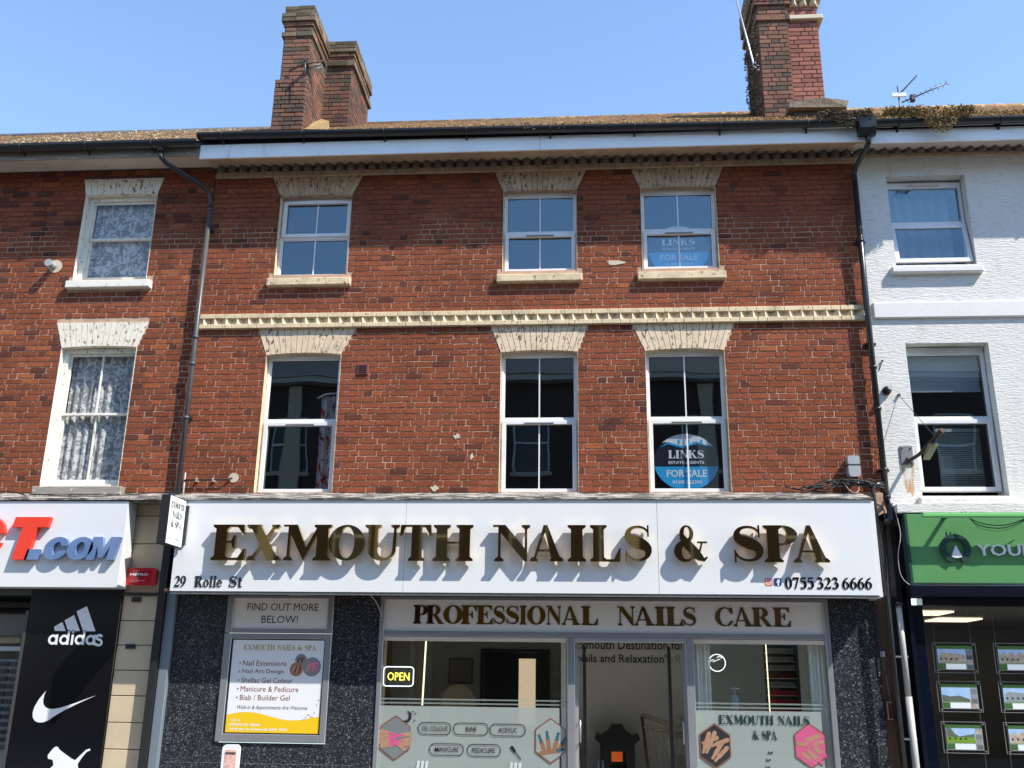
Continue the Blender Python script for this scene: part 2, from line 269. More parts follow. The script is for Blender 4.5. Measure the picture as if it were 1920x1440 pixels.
# ------------------------------------------------------------------ mesh helpers
org = {}
def thing(name, label, cat, loc=(0,0,0), group=None):
    o = bpy.data.objects.new(name, None); C.objects.link(o); o.location = loc; o.empty_display_size = .2
    o['label'] = label; o['category'] = cat
    if group: o['group'] = group
    org[o] = Vector(loc); return o
def tag(o, label, cat, group=None, kind=None):
    o['label'] = label; o['category'] = cat
    if group: o['group'] = group
    if kind: o['kind'] = kind
    return o
class G:
    def __init__(s): s.v = []; s.f = []; s.t = []; s.smooth = False
    def add(s, vs, fs, tone=.5):
        b = len(s.v); s.v += [tuple(v) for v in vs]; s.f += [tuple(i+b for i in f) for f in fs]; s.t += [tone]*len(vs); return s
    def box(s, x0, x1, y0, y1, z0, z1, tone=.5):
        return s.add([(x0,y0,z0),(x1,y0,z0),(x1,y1,z0),(x0,y1,z0),(x0,y0,z1),(x1,y0,z1),(x1,y1,z1),(x0,y1,z1)],
              [(0,3,2,1),(4,5,6,7),(0,1,5,4),(1,2,6,5),(2,3,7,6),(3,0,4,7)], tone)
    def quad(s, a, b, c, d, tone=.5): return s.add([a,b,c,d], [(0,1,2,3)], tone)
    def rect(s, x0, x1, z0, z1, y): return s.quad((x0,y,z0),(x1,y,z0),(x1,y,z1),(x0,y,z1))
    def bbox(s, x0, x1, y0, y1, z0, z1, bv=.004, tone=.5):
        """box whose front edges are bevelled"""
        b = bv
        return s.add([(x0,y1,z0),(x1,y1,z0),(x1,y1,z1),(x0,y1,z1),(x0,y0+b,z0),(x1,y0+b,z0),(x1,y0+b,z1),(x0,y0+b,z1),
               (x0+b,y0,z0+b),(x1-b,y0,z0+b),(x1-b,y0,z1-b),(x0+b,y0,z1-b)],
              [(3,2,1,0),(0,1,5,4),(1,2,6,5),(2,3,7,6),(3,0,4,7),(4,5,9,8),(5,6,10,9),(6,7,11,10),(7,4,8,11),(8,9,10,11)], tone)
    def tube(s, pts, r, n=8, cap=True):
        pts = [Vector(p) for p in pts]; rr = r if isinstance(r, (list, tuple)) else [r]*len(pts)
        vs = []; prev = None
        for i, p in enumerate(pts):
            d = (pts[min(i+1, len(pts)-1)] - pts[max(i-1, 0)]).normalized()
            if prev is None:
                up = Vector((0,0,1)) if abs(d.z) < .9 else Vector((1,0,0)); a = d.cross(up).normalized()
            else: a = (prev - d*prev.dot(d)).normalized()
            prev = a; b = d.cross(a)
            for k in range(n):
                t = 2*math.pi*k/n; vs.append(p + rr[i]*(math.cos(t)*a + math.sin(t)*b))
        fs = [(i*n+k, i*n+(k+1)%n, (i+1)*n+(k+1)%n, (i+1)*n+k) for i in range(len(pts)-1) for k in range(n)]
        if cap: fs += [tuple(range(n))[::-1], tuple(range((len(pts)-1)*n, len(pts)*n))]
        s.smooth = True
        return s.add(vs, fs)
    def prism(s, poly, y0, y1):
        """poly in xz, extruded in y"""
        n = len(poly); vs = [(x,y0,z) for x,z in poly] + [(x,y1,z) for x,z in poly]
        return s.add(vs, [tuple(range(n)), tuple(range(n,2*n))[::-1]] + [(i,i+n,(i+1)%n+n,(i+1)%n) for i in range(n)])
    def prismx(s, poly, x0, x1):
        """poly in yz, extruded in x"""
        n = len(poly); vs = [(x0,y,z) for y,z in poly] + [(x1,y,z) for y,z in poly]
        return s.add(vs, [tuple(range(n)), tuple(range(n,2*n))[::-1]] + [(i,i+n,(i+1)%n+n,(i+1)%n) for i in range(n)])
    def build(s, name, m, parent=None, kind=None, tone=False):
        me = bpy.data.meshes.new(name); o0 = org[parent] if parent else Vector((0,0,0))
        me.from_pydata([(v[0]-o0.x, v[1]-o0.y, v[2]-o0.z) for v in s.v], [], s.f)
        if tone:
            at = me.attributes.new('tone', 'FLOAT', 'POINT'); at.data.foreach_set('value', s.t)
        me.materials.append(M[m] if isinstance(m, str) else m)
        if s.smooth:
            me.polygons.foreach_set('use_smooth', [len(p.vertices) == 4 for p in me.polygons])
        me.update()
        ys = [v[1] for v in s.v]
        if len(s.f) > 1 and max(ys)-min(ys) > 1e-4:
            bm = bmesh.new(); bm.from_mesh(me); bmesh.ops.recalc_face_normals(bm, faces=bm.faces); bm.to_mesh(me); bm.free()
        o = bpy.data.objects.new(name, me); C.objects.link(o)
        if parent: o.parent = parent
        if kind: o['kind'] = kind
        org[o] = o0; return o
def box(name, m, parent, *a): return G().box(*a).build(name, m, parent)
def struct(name, g, m): return g.build(name, m, None, kind='structure')

# ---- flat shapes by constrained triangulation: list of ('+'|'-', polygon)
def ell(cx, cy, rx, ry, a0=0, a1=360, n=28): return [(cx+rx*math.cos(math.radians(a0+(a1-a0)*i/n)), cy+ry*math.sin(math.radians(a0+(a1-a0)*i/n))) for i in range(n+(0 if a1-a0 == 360 else 1))]
def rc(x0, y0, x1, y1): return [(x0,y0),(x1,y0),(x1,y1),(x0,y1)]
def stroke(pts, w):
    """variable width stroke as polygons"""
    out = []; n = len(pts)
    if not isinstance(w, (list, tuple)): w = [w]*n
    L = []; R = []
    for i in range(n):
        a = pts[max(i-1,0)]; b = pts[min(i+1,n-1)]; dx, dy = b[0]-a[0], b[1]-a[1]; d = math.hypot(dx,dy) or 1
        nx, ny = -dy/d*w[i]/2, dx/d*w[i]/2
        L.append((pts[i][0]+nx, pts[i][1]+ny)); R.append((pts[i][0]-nx, pts[i][1]-ny))
    for i in range(n-1): out.append(('+', [L[i], L[i+1], R[i+1], R[i]]))
    return out
def bez(p, n=10):
    out = []
    for k in range(0, len(p)-3, 3):
        a, b, c, d = p[k:k+4]
        for i in range(n + (1 if k+4 >= len(p) else 0)):
            t = i/n; u = 1-t
            out.append((u**3*a[0]+3*u*u*t*b[0]+3*u*t*t*c[0]+t**3*d[0], u**3*a[1]+3*u*u*t*b[1]+3*u*t*t*c[1]+t**3*d[1]))
    return out
def solve(ops):
    vs = []; es = []; fs = []
    for op, poly in ops:
        if sum(a[0]*b_[1]-b_[0]*a[1] for a, b_ in zip(poly, poly[1:]+poly[:1])) < 0: poly = poly[::-1]
        b = len(vs); vs += [Vector(p) for p in poly]; n = len(poly)
        fs.append([b+i for i in range(n)])
    V, E, F, _, _, OF = delaunay_2d_cdt(vs, [], fs, 1, 1e-6)
    tri = []
    for f, of in zip(F, OF):
        if not of: continue
        if ops[max(of)][0] == '+': tri.append(f)
    cnt = {}
    for f in tri:
        for i in range(len(f)):
            a, b = f[i], f[(i+1) % len(f)]
            cnt[(a,b)] = 1
    bd = [(a,b) for (a,b) in cnt if (b,a) not in cnt]
    return [(v.x, v.y) for v in V], tri, bd
_cache = {}
def glyph_mesh(g, ops, x0, x1, z0, z1, yf, yb, fit=None, shear=0, key=None, back=True):
    """fit shape into rect, front face at yf, sides to yb"""
    if key and key in _cache: V, T, B = _cache[key]
    else:
        V, T, B = solve(ops)
        if key: _cache[key] = (V, T, B)
    used = sorted({i for f in T for i in f}); ix = {a:i for i, a in enumerate(used)}
    P = [V[i] for i in used]
    if fit: bx0, bx1, bz0, bz1 = fit
    else:
        bx0 = min(p[0] for p in P); bx1 = max(p[0] for p in P); bz0 = min(p[1] for p in P); bz1 = max(p[1] for p in P)
    q = []
    for px, pz in P:
        z = z0+(pz-bz0)/(bz1-bz0)*(z1-z0); q.append((x0+(px-bx0)/(bx1-bx0)*(x1-x0)+shear*(z-z0), z))
    n = len(q); fs = [tuple(ix[i] for i in f) for f in T]
    if yb is None: g.add([(x,yf,z) for x,z in q], fs); return g
    vs = [(x,yf,z) for x,z in q] + [(x,yb,z) for x,z in q]
    if back: fs = fs + [tuple(i+n for i in reversed(f)) for f in fs]
    fs += [(ix[b], ix[a], ix[a]+n, ix[b]+n) for a, b in B]
    g.add(vs, fs); return g
# ---- bold serif capitals
ST, TH, SF = .25, .055, .07
def serif(x0, x1, y, up=1):
    h = TH*up; return [('+', [(x0-SF,y),(x1+SF,y),(x1+SF,y+h),(x1,y+h*2.2),(x0,y+h*2.2),(x0-SF,y+h)])]
def stem(x, w=ST, bot=True, top=True):
    o = [('+', rc(x,0,x+w,1))]
    if bot: o += serif(x, x+w, 0, 1)
    if top: o += serif(x, x+w, 1, -1)
    return o
def arm(x0, x1, y, up, hook=.26):
    h = TH*up; return [('+', [(x0,y),(x1,y),(x1+.02,y+hook*up),(x1-.02,y+hook*up),(x1-.14,y+h*1.3),(x0,y+h)])]
def glyph(c):
    if c == 'I': return stem(.1)
    if c == 'E': return stem(.1)+arm(.2,.72,1,-1)+arm(.2,.76,0,1,.32)+[('+',rc(.3,.49,.52,.49+TH)),('+',[(.50,.34),(.54,.34),(.54,.70),(.50,.70),(.45,.54),(.45,.50)])]
    if c == 'F': return stem(.1)+arm(.2,.70,1,-1,.32)+[('+',rc(.3,.47,.52,.47+TH)),('+',[(.50,.32),(.54,.32),(.54,.68),(.50,.68),(.45,.52),(.45,.48)])]
    if c == 'L': return stem(.1)+arm(.2,.72,0,1,.36)
    if c == 'T': return stem(.29,top=False)+arm(.35,.76,1,-1,.3)+[('+',[(.45,1),(.02,1),(.0,.7),(.04,.7),(.14,.94),(.45,.95)])]
    if c == 'H': return stem(.1)+stem(.62)+[('+',rc(.3,.48,.63,.48+TH))]
    if c == 'N': return [('+',rc(.14,0,.14+TH,.95))]+serif(.13,.19,0)+[('+',[(.02,1),(.30,1),(.78,.28),(.78,0),(.72,0),(.14,.86),(.14,1-TH),(.02,1-TH)])]+[('+',rc(.73,0,.73+TH,1))]+serif(.73,.78,1,-1)
    if c == 'M': return [('+',rc(.13,0,.13+TH,1))]+serif(.13,.18,0)+[('+',[(.02,1),(.33,1),(.56,.32),(.50,0),(.13,.88),(.13,1-TH),(.02,1-TH)]),('+',[(.50,0),(.46,.12),(.80,1),(.84,1),(.84,.9)])]+stem(.78,bot=True)
    if c == 'A': return [('+',[(.40,1),(.50,1),(.88,0),(.62,0)]),('+',[(.40,1),(.46,.86),(.17,0),(.11,0)]),('+',rc(.23,.27,.66,.27+TH))]+serif(.11,.17,0)+serif(.64,.86,0)
    if c == 'X': return [('+',[(.08,1),(.36,1),(.88,0),(.60,0)]),('+',[(.13,0),(.20,0),(.80,1),(.73,1)])]+serif(.08,.32,1,-1)+serif(.64,.88,0)+serif(.13,.2,0)+serif(.73,.8,1,-1)
    if c == 'O': return [('+',ell(.45,.5,.45,.515)),('-',ell(.45,.5,.195,.455))]
    if c == 'C': return [('+',ell(.45,.5,.45,.515)),('-',ell(.48,.5,.25,.455)),('-',[(.45,.5),(1.2,.98),(1.2,.02)][0:3]),('-',rc(.62,.25,1,.70)),('+',[(.76,1),(.82,1),(.82,.64),(.78,.64),(.66,.86)]),('+',stroke([(.80,.30),(.72,.10),(.6,.02)],[.04,.06,.07])[0][1]),('+',stroke([(.80,.30),(.72,.10),(.6,.02)],[.04,.06,.07])[1][1])]
    if c == 'K': return stem(.1)+[('+',[(.28,.42),(.68,1),(.75,1),(.36,.40)]),('+',[(.38,.58),(.52,.72),(.92,0),(.66,0)])]+serif(.66,.76,1,-1)+serif(.66,.90,0)
    if c == 'G': return glyph('C')+[('+',rc(.62,.05,.82,.42))]+serif(.64,.8,.44,-1)
    if c == 'U': return [('+',[(.1,1),(.31,1)]+[(x,y) for x,y in ell(.47,.30,.16,.235,180,360,10)]+[(.66,1),(.71,1)]+[(x,y) for x,y in ell(.405,.30,.305,.315,360,180,14)])]+serif(.1,.31,1,-1)+serif(.66,.71,1,-1)
    if c in 'PR':
        o = [('+',rc(.2,.46,.42,1)),('+',[(.42,1)]+ell(.42,.73,.32,.27,90,-90,14)),('-',[(.31,.95),(.40,.95)]+ell(.40,.73,.115,.22,90,-90,10)+[(.31,.51)])]+stem(.1)
        if c == 'R': o += [('+',[(.36,.5),(.56,.5),(.86,.05),(.90,0),(.66,0)]),('+',rc(.66,0,.93,TH))]
        return o
    if c == 'S':
        p = bez([(.62,.80),(.54,1.03),(.12,1.0),(.13,.74),(.14,.52),(.64,.52),(.62,.26),(.60,-.02),(.20,-.02),(.09,.24)], 8)
        n = len(p); w = []
        for i in range(n):
            t = i/(n-1); w.append(.05+.225*math.exp(-((t-.5)/.17)**2)+.03*math.sin(math.pi*t))
        return stroke(p, w)+[('+',rc(.60,.68,.64,1)),('+',rc(.06,0,.10,.33))]
    if c == '&':
        return [('+', ell(.40,.76,.215,.245)),('-', ell(.41,.79,.085,.165)),('+', ell(.35,.28,.34,.30)),('-', ell(.40,.26,.16,.205))]+stroke([(.24,.70),(.40,.50),(.62,.27),(.80,.10),(.92,.04),(1.02,.12)],[.14,.26,.27,.20,.10,.04])+stroke(bez([(.86,.54),(.84,.36),(.74,.2),(.60,.08)],6),.055)+[('+',rc(.72,.50,1.02,.55))]
        p = bez([(.92,.50),(.86,.2),(.62,.0),(.34,.0),(.02,.0),(-.02,.38),(.26,.50),(.46,.58),(.62,.70),(.58,.86),(.54,1.02),(.28,1.02),(.27,.82),(.26,.62),(.60,.24),(.82,.06),(.88,.02),(.96,.04),(1.0,.12)], 8)
        n = len(p); w = [.07+.12*math.exp(-((i/n-.33)/.10)**2)+.12*math.exp(-((i/n-.82)/.10)**2) for i in range(n)]
        return stroke(p, w)+[('+',rc(.72,.50,1.04,.55))]
    if c == '0': return [('+',ell(.3,.5,.3,.51)),('-',ell(.3,.5,.12,.45))]
    if c in '69':
        o = [('+',ell(.3,.32,.29,.33)),('-',ell(.31,.32,.12,.28))]+stroke(bez([(.10,.30),(.10,.66),(.28,.92),(.54,.98)],8),[.18,.19,.18,.17,.15,.13,.11,.08,.05])
        if c == '9': o = [(k,[(.6-x,1-y) for x,y in pl]) for k, pl in o]
        return o
    if c == '2': return stroke(bez([(.08,.74),(.12,1.05),(.52,1.02),(.48,.70),(.46,.48),(.2,.28),(.08,.08)],8),[.05,.06,.07,.08,.10,.14,.17,.19,.19,.18,.15,.12,.1,.08,.07,.06,.06])+[('+',[(.04,0),(.54,0),(.60,.28),(.56,.28),(.48,.16),(.06,.16)])]
    if c == '3': return stroke(bez([(.08,.80),(.14,1.0),(.48,1.0),(.44,.74),(.43,.62),(.32,.56),(.22,.55)],8),[.05]+[.1,.14,.17,.18,.18,.16,.13,.1,.08,.06,.06,.06,.06,.05,.05,.05][:16])+stroke(bez([(.22,.55),(.40,.55),(.5,.46),(.48,.30),(.46,.06),(.2,-.02),(.06,.12)],8),[.05,.06,.09,.13,.16,.18,.19,.19,.19,.18,.17,.15,.12,.1,.1,.12,.13])
    if c == '5': return [('+',[(.12,1),(.54,1),(.50,.86),(.16,.86),(.12,.62),(.07,.62)])]+stroke(bez([(.10,.64),(.30,.70),(.50,.58),(.48,.32),(.46,.06),(.2,-.02),(.06,.12)],8),[.06,.1,.13,.16,.18,.19,.2,.2,.19,.18,.17,.15,.12,.1,.1,.12,.13])
    if c == '7': return [('+',[(.06,1),(.58,1),(.58,.95),(.28,0),(.16,0),(.42,.84),(.12,.84),(.06,.7),(.03,.7)])]
    if c == 'o': return [('+',ell(.3,.33,.3,.34)),('-',ell(.3,.33,.12,.29))]
    if c == 'l': return [('+',rc(.08,0,.26,1)),('+',rc(.0,0,.34,.04)),('+',rc(.0,.96,.2,1))]
    if c == 'e': return [('+',ell(.28,.33,.28,.34)),('-',ell(.30,.33,.12,.28)),('-',rc(.3,.10,.7,.34)),('+',rc(.15,.34,.54,.39)),('+',[(.3,.0),(.54,.14),(.52,.18),(.3,.08)])]
    if c == 't': return [('+',rc(.1,.1,.28,.86)),('+',rc(.0,.62,.42,.67)),('+',[(.1,.12),(.28,.12),(.34,.06),(.42,.1),(.4,.02),(.28,-.02),(.14,0)])]
    return stem(.1)
def letter(c, x0, x1, z0, z1, yf, yb, m, parent, name='letter'):
    g = G(); glyph_mesh(g, glyph(c), x0, x1, z0, z1, yf, yb, key=c); return g.build(name, m, parent)
def serif_word(s, x0, x1, z0, z1, yf, yb, m, parent, name='lettering', gap=.06):
    g = G(); ws = []
    for c in s:
        if c == ' ': ws.append(.38); continue
        k = c
        if k not in _cache: _cache[k] = solve(glyph(c))
        V, T, B = _cache[k]; u = [V[i] for f in T for i in f]
        ws.append(max(p[0] for p in u)-min(p[0] for p in u))
    tot = sum(ws)+gap*(len(s)-1); k = (x1-x0)/tot; x = x0
    for c, w in zip(s, ws):
        if c != ' ':
            V, T, B = _cache[c]; u = [V[i] for f in T for i in f]; lo = min(p[1] for p in u); hi = max(p[1] for p in u)
            glyph_mesh(g, None, x, x+w*k, z0+lo*(z1-z0), z0+hi*(z1-z0), yf, yb, key=c, back=False)
        x += (w+gap)*k
    return g.build(name, m, parent)
def sans(s, x0, x1, z0, z1, y, m, parent, name='lettering', ext=0.0, shear=0.0, bold=0.0):
    cu = bpy.data.curves.new('t', 'FONT'); cu.body = s; cu.resolution_u = 2; cu.size = 1; cu.offset = bold; cu.shear = shear
    ob = bpy.data.objects.new('t', cu); C.objects.link(ob)
    dg = bpy.context.evaluated_depsgraph_get(); me = bpy.data.meshes.new_from_object(ob.evaluated_get(dg))
    vs = [tuple(v.co) for v in me.vertices]; fs = [tuple(p.vertices) for p in me.polygons]
    bpy.data.objects.remove(ob); bpy.data.curves.remove(cu); bpy.data.meshes.remove(me)
    if not vs: return
    ax = min(v[0] for v in vs); bx = max(v[0] for v in vs); az = min(v[1] for v in vs); bz = max(v[1] for v in vs)
    f = lambda v: (x0+(v[0]-ax)/(bx-ax)*(x1-x0), z0+(v[1]-az)/(bz-az)*(z1-z0))
    g = G()
    if ext:
        n = len(vs); cnt = {(f_[i], f_[(i+1)%len(f_)]) for f_ in fs for i in range(len(f_))}
        q = [f(v) for v in vs]
        g.add([(x,y,z) for x,z in q]+[(x,y+ext,z) for x,z in q], fs+[(b,a,a+n,b+n) for a,b in cnt if (b,a) not in cnt])
    else: g.add([(f(v)[0], y, f(v)[1]) for v in vs], fs)
    return g.build(name, m, parent)
def shape(ops, m, parent, name, y, yb=None):
    """flat shape given in world x/z"""
    V, T, B = solve(ops); g = G(); n = len(V)
    if yb is None: g.add([(x,y,z) for x,z in V], T)
    else: g.add([(x,y,z) for x,z in V]+[(x,yb,z) for x,z in V], [tuple(t) for t in T]+[(b,a,a+n,b+n) for a,b in B])
    used = {i for f in g.f for i in f}; mp = {a:i for i,a in enumerate(sorted(used))}
    g.v = [g.v[i] for i in sorted(used)]; g.t = [.5]*len(g.v); g.f = [tuple(mp[i] for i in f) for f in g.f]
    return g.build(name, m, parent)
def capsule(x0, z0, x1, z1, w):
    a = math.degrees(math.atan2(z1-z0, x1-x0)); r = w/2
    return ell(x1, z1, r, r, a-90, a+90, 7)+ell(x0, z0, r, r, a+90, a+270, 7)

# ---- walls and bricks
def wall_holes(x0, x1, z0, z1, y0, y1, holes):
    """front sheet at y0 with rectangular openings whose reveals run back to y1"""
    xs = sorted({x0, x1, *[h[0] for h in holes], *[h[1] for h in holes]}); zs = sorted({z0, z1, *[h[2] for h in holes], *[h[3] for h in holes]})
    xs = [x for x in xs if x0 <= x <= x1]; zs = [z for z in zs if z0 <= z <= z1]; g = G()
    for a, b in zip(xs, xs[1:]):
        for c, d in zip(zs, zs[1:]):
            mx, mz = (a+b)/2, (c+d)/2
            if any(h[0] < mx < h[1] and h[2] < mz < h[3] for h in holes): continue
            g.rect(a, b, c, d, y0); g.quad((b,y1,c),(a,y1,c),(a,y1,d),(b,y1,d))
    for h in holes:
        a, b, c, d = h[:4]
        g.quad((a,y0,c),(a,y1,c),(a,y1,d),(a,y0,d)); g.quad((b,y0,c),(b,y0,d),(b,y1,d),(b,y1,c))
        g.quad((a,y0,c),(b,y0,c),(b,y1,c),(a,y1,c)); g.quad((a,y0,d),(a,y1,d),(b,y1,d),(b,y0,d))
    g.quad((x0,y0,z0),(x0,y0,z1),(x0,y1,z1),(x0,y1,z0)); g.quad((x1,y0,z0),(x1,y1,z0),(x1,y1,z1),(x1,y0,z1)); g.quad((x0,y0,z1),(x1,y0,z1),(x1,y1,z1),(x0,y1,z1))
    return g
def brick_geo(g, x0, x1, z0, z1, y, d, tone, rnd, bv=.0035, J=.0016):
    j = lambda a=J: rnd.uniform(-a, a)
    b = bv*rnd.uniform(.7, 1.6); xm = (x0+x1)/2
    o = [(x0+j(), z0+b+j()), (x0+b, z0+j()), (xm, z0+j(.001)), (x1-b, z0+j()), (x1+j(), z0+b), (x1+j(), z1-b), (x1-b, z1+j()), (xm, z1+j(.001)), (x0+b, z1+j()), (x0+j(), z1-b)]
    i = [(px+(b if px < xm-.01 else -b if px > xm+.01 else 0), pz+(b if pz < (z0+z1)/2 else -b)) for px, pz in o]
    t = rnd.uniform(-.0015,.0015); n = len(o)
    vs = [(px, y+.002, pz) for px, pz in o]+[(px, y-d+(t if px < xm else -t), pz) for px, pz in i]
    g.add(vs, [(k, (k+1)%n, (k+1)%n+n, k+n) for k in range(n)]+[tuple(range(n, 2*n))], tone)
def tone_of(rnd, z=0, dark=.15, bright=.05):
    r = rnd.random()
    if r < dark: return rnd.uniform(0, .2)
    if r > 1-bright: return rnd.uniform(.9, 1)
    return rnd.uniform(.3, .82)
def lay(x0, x1, z0, rows, ch, blockers, y, seed, cb, dark=.15, bright=.05, SL=.2385, HL=.1192, J=.0047):
    """Flemish-style courses; cb(x0,x1,z0,z1,tone,stretcher). blockers: (xa0,xb0,xa1,xb1,z0,z1) trapezia"""
    rnd = random.Random(seed)
    for r in range(rows):
        a = z0+r*ch; b = a+ch; mid = (a+b)/2
        cuts = []
        for (p0, q0, p1, q1, c, d) in blockers:
            lo, hi = max(a+.004, c), min(b-.004, d)
            if lo < hi:
                t0 = (lo-c)/(d-c); t1 = (hi-c)/(d-c)
                cuts.append((min(p0+(p1-p0)*t0, p0+(p1-p0)*t1), max(q0+(q1-q0)*t0, q0+(q1-q0)*t1)))
        free = [(x0, x1)]
        for c0, c1 in sorted(cuts):
            nf = []
            for f0, f1 in free:
                if c1 <= f0 or c0 >= f1: nf.append((f0, f1)); continue
                if c0 > f0: nf.append((f0, c0))
                if c1 < f1: nf.append((c1, f1))
            free = nf
        ph = (r % 2)*(SL/2+HL/2)+rnd.uniform(-.012,.012); x = x0-.4-ph; k = 0; joints = []
        while x < x1+.4:
            st = (k % 2 == 0)
            if rnd.random() < .08: st = not st
            joints.append((x, st)); x += (SL if st else HL)*rnd.uniform(.98, 1.02); k += 1
        joints.append((x, True))
        for f0, f1 in free:
            if f1-f0 < .02: continue
            segs = []
            for (p, st), (q, _) in zip(joints, joints[1:]):
                s0, s1 = max(p, f0), min(q, f1)
                if s1-s0 > .001: segs.append([s0, s1, st])
            if len(segs) > 1 and segs[0][1]-segs[0][0] < .045: segs[1][0] = segs[0][0]; segs.pop(0)
            if len(segs) > 1 and segs[-1][1]-segs[-1][0] < .045: segs[-2][1] = segs[-1][1]; segs.pop()
            for s0, s1, st in segs: cb(s0+J, s1-J, a+J+rnd.uniform(-.001,.001), b-J, tone_of(rnd, mid, dark, bright), s1-s0 > .2, rnd)
def brickwork(parent, m, x0, x1, z0, rows, ch, blockers, y, seed, nind, dark=.15, bright=.05, depth=.008):
    allb = []
    lay(x0, x1, z0, rows, ch, blockers, y, seed, lambda a,b,c,d,t,s,r: allb.append((a,b,c,d,t)), dark, bright)
    def size(b): dist = math.sqrt(((b[0]+b[1])/2)**2+12.15**2+(b[2]-1.5)**2); return (b[1]-b[0])/dist**2*12
    big = sorted(allb, key=lambda b: -(size(b)))[:nind*3]
    big = sorted(big, key=lambda b: b[2])[:nind]; keep = set(big); rnd = random.Random(seed+1); g = G()
    for b in allb:
        d = depth*rnd.uniform(.6, 1.3)
        if b in keep:
            h = G(); brick_geo(h, *b[:4], y, d, b[4], rnd); h.build('brick', m, parent, tone=True)
        else: brick_geo(g, *b[:4], y, d, b[4], rnd)
    if g.v: g.build('brickwork', m, parent, kind='stuff', tone=True)

# ------------------------------------------------------------------ ground
g = G(); g.rect(0,0,0,0,0) if 0 else None
struct('ground', G().quad((-300,-300,-.12),(300,-300,-.12),(300,300,-.12),(-300,300,-.12)), 'asphalt')
struct('road', G().quad((-60,-10.2,-.11),(60,-10.2,-.11),(60,-2.6,-.11),(-60,-2.6,-.11)), 'asphalt')
struct('pavement', G().box(-60,60,-2.6,.0,-.1,.0), 'paving')
struct('far_pavement', G().box(-60,60,-13.9,-10.2,-.1,.0), 'paving')

# ================================================================== MAIN BUILDING
XL, XR = -5.235, 3.745
WX = [(-4.25,-3.22), (-1.07,-.05), (.83,1.86)]
UP = (6.92, 8.155); LO = (3.87, 5.775)
def flat_arch_block(x0, x1, xt0, xt1, z0, z1): return (x0, x1, xt0, xt1, z0, z1)
B = thing('brick_building', 'three-storey red brick building with cream dogtooth bands, above the long white sign with gold letters', 'building', (-.75, 0, 0))
holes = [(a,b,*UP) for a,b in WX]+[(a,b,*LO) for a,b in WX]
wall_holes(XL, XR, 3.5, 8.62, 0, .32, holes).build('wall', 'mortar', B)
blk = []
ARL = [(-4.39,-3.04), (-1.21,.09), (.67,2.005)]; ARU = [(-4.39,-3.08), (-1.20,.09), (.70,1.985)]
for (a,b), (c,d), (e,f) in zip(WX, ARL, ARU):
    blk += [(a,b,a,b,*LO), (a,b,a,b,*UP), (a,b,c,d,LO[1],6.12), (a,b,e,f,UP[1],8.44)]
brickwork(B, 'brick', XL, XR, 3.86, 28, (6.12-3.86)/28, blk, 0, 11, 300, .05, .015)
blk2 = blk+[(a-.06,b+.07,a-.06,b+.07,6.74,6.92) for a,b in WX]
# upper storey courses all joined with the rest of the wall's brickwork
ub = []
lay(XL, XR, 6.33, 27, (8.43-6.33)/27, blk2, 0, 12, lambda a,b,c,d,t,s,r: ub.append((a,b,c,d,t)), .05, .015)
g = G(); rnd = random.Random(5)
for b in ub: brick_geo(g, *b[:4], 0, .008*rnd.uniform(.6,1.3), b[4], rnd)
g.build('brickwork', 'brick', B, kind='stuff', tone=True)
def course_bricks(parent, m, x0, x1, z0, z1, yf, seed, name='band_brick'):
    rnd = random.Random(seed); x = x0; k = seed % 2
    while x < x1-.01:
        w = (.2385 if k % 2 == 0 else .1192)*rnd.uniform(.98,1.02); e = min(x+w, x1)
        if x1-e < .05: e = x1
        G().bbox(x+.002, e-.002, yf+rnd.uniform(-.002,.002), .01, z0, z1-.001, .005).build(name, m, parent); x = e; k += 1
course_bricks(B, 'cream', XL, XR, 6.265, 6.33, -.06, 0)
course_bricks(B, 'cream', XL, XR, 6.12, 6.182, -.06, 3)
G().box(XL, XR, -.002, .01, 6.182, 6.265).build('band_backing', 'cream', B)
def teeth(parent, m, x0, x1, z0, z1, d, pitch, name='dogtooth', y=-.0):
    n = int((x1-x0)/pitch); p = (x1-x0)/n
    for i in range(n):
        a = x0+i*p; rr = random.uniform(-.002,.002)
        G().prism3(a, p, z0, z1, d+rr, y).build(name, m, parent)
def prism3(s, a, p, z0, z1, d, y):
    e = .0035
    return s.add([(a+e,y,z0),(a+p-e,y,z0),(a+p/2,y-d,z0),(a+e,y,z1),(a+p-e,y,z1),(a+p/2,y-d,z1)], [(0,1,2),(3,5,4),(0,2,5,3),(2,1,4,5),(1,0,3,4)])
G.prism3 = prism3
teeth(B, 'cream', XL, XR, 6.183, 6.264, .060, .156)
# eaves band
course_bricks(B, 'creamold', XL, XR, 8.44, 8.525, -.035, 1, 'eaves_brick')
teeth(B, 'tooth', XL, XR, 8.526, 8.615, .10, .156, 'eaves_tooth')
def voussoirs(parent, m, xb0, xb1, xt0, xt1, z0, z1, camber, n, seed):
    rnd = random.Random(seed); xc = (xb0+xb1)/2
    G().prism([(xb0+.01,z0+camber+.01),(xb1-.01,z0+camber+.01),(xt1-.01,z1-.005),(xt0+.01,z1-.005)], -.003, -.0005).build('arch_bedding', 'joint', parent)
    for i in range(n):
        a, b = i/n, (i+1)/n; e = .0032
        lx0, lx1 = xb0+(xb1-xb0)*a+e, xb0+(xb1-xb0)*b-e; tx0, tx1 = xt0+(xt1-xt0)*a+e, xt0+(xt1-xt0)*b-e
        c = lambda x: camber*(1-((x-xc)/((xb1-xb0)/2))**2)
        G().prism([(lx0,z0+c(lx0)),(lx1,z0+c(lx1)),(tx1,z1),(tx0,z1)], -.012+rnd.uniform(-.0015,.0015), .11).build('voussoir', m, parent)
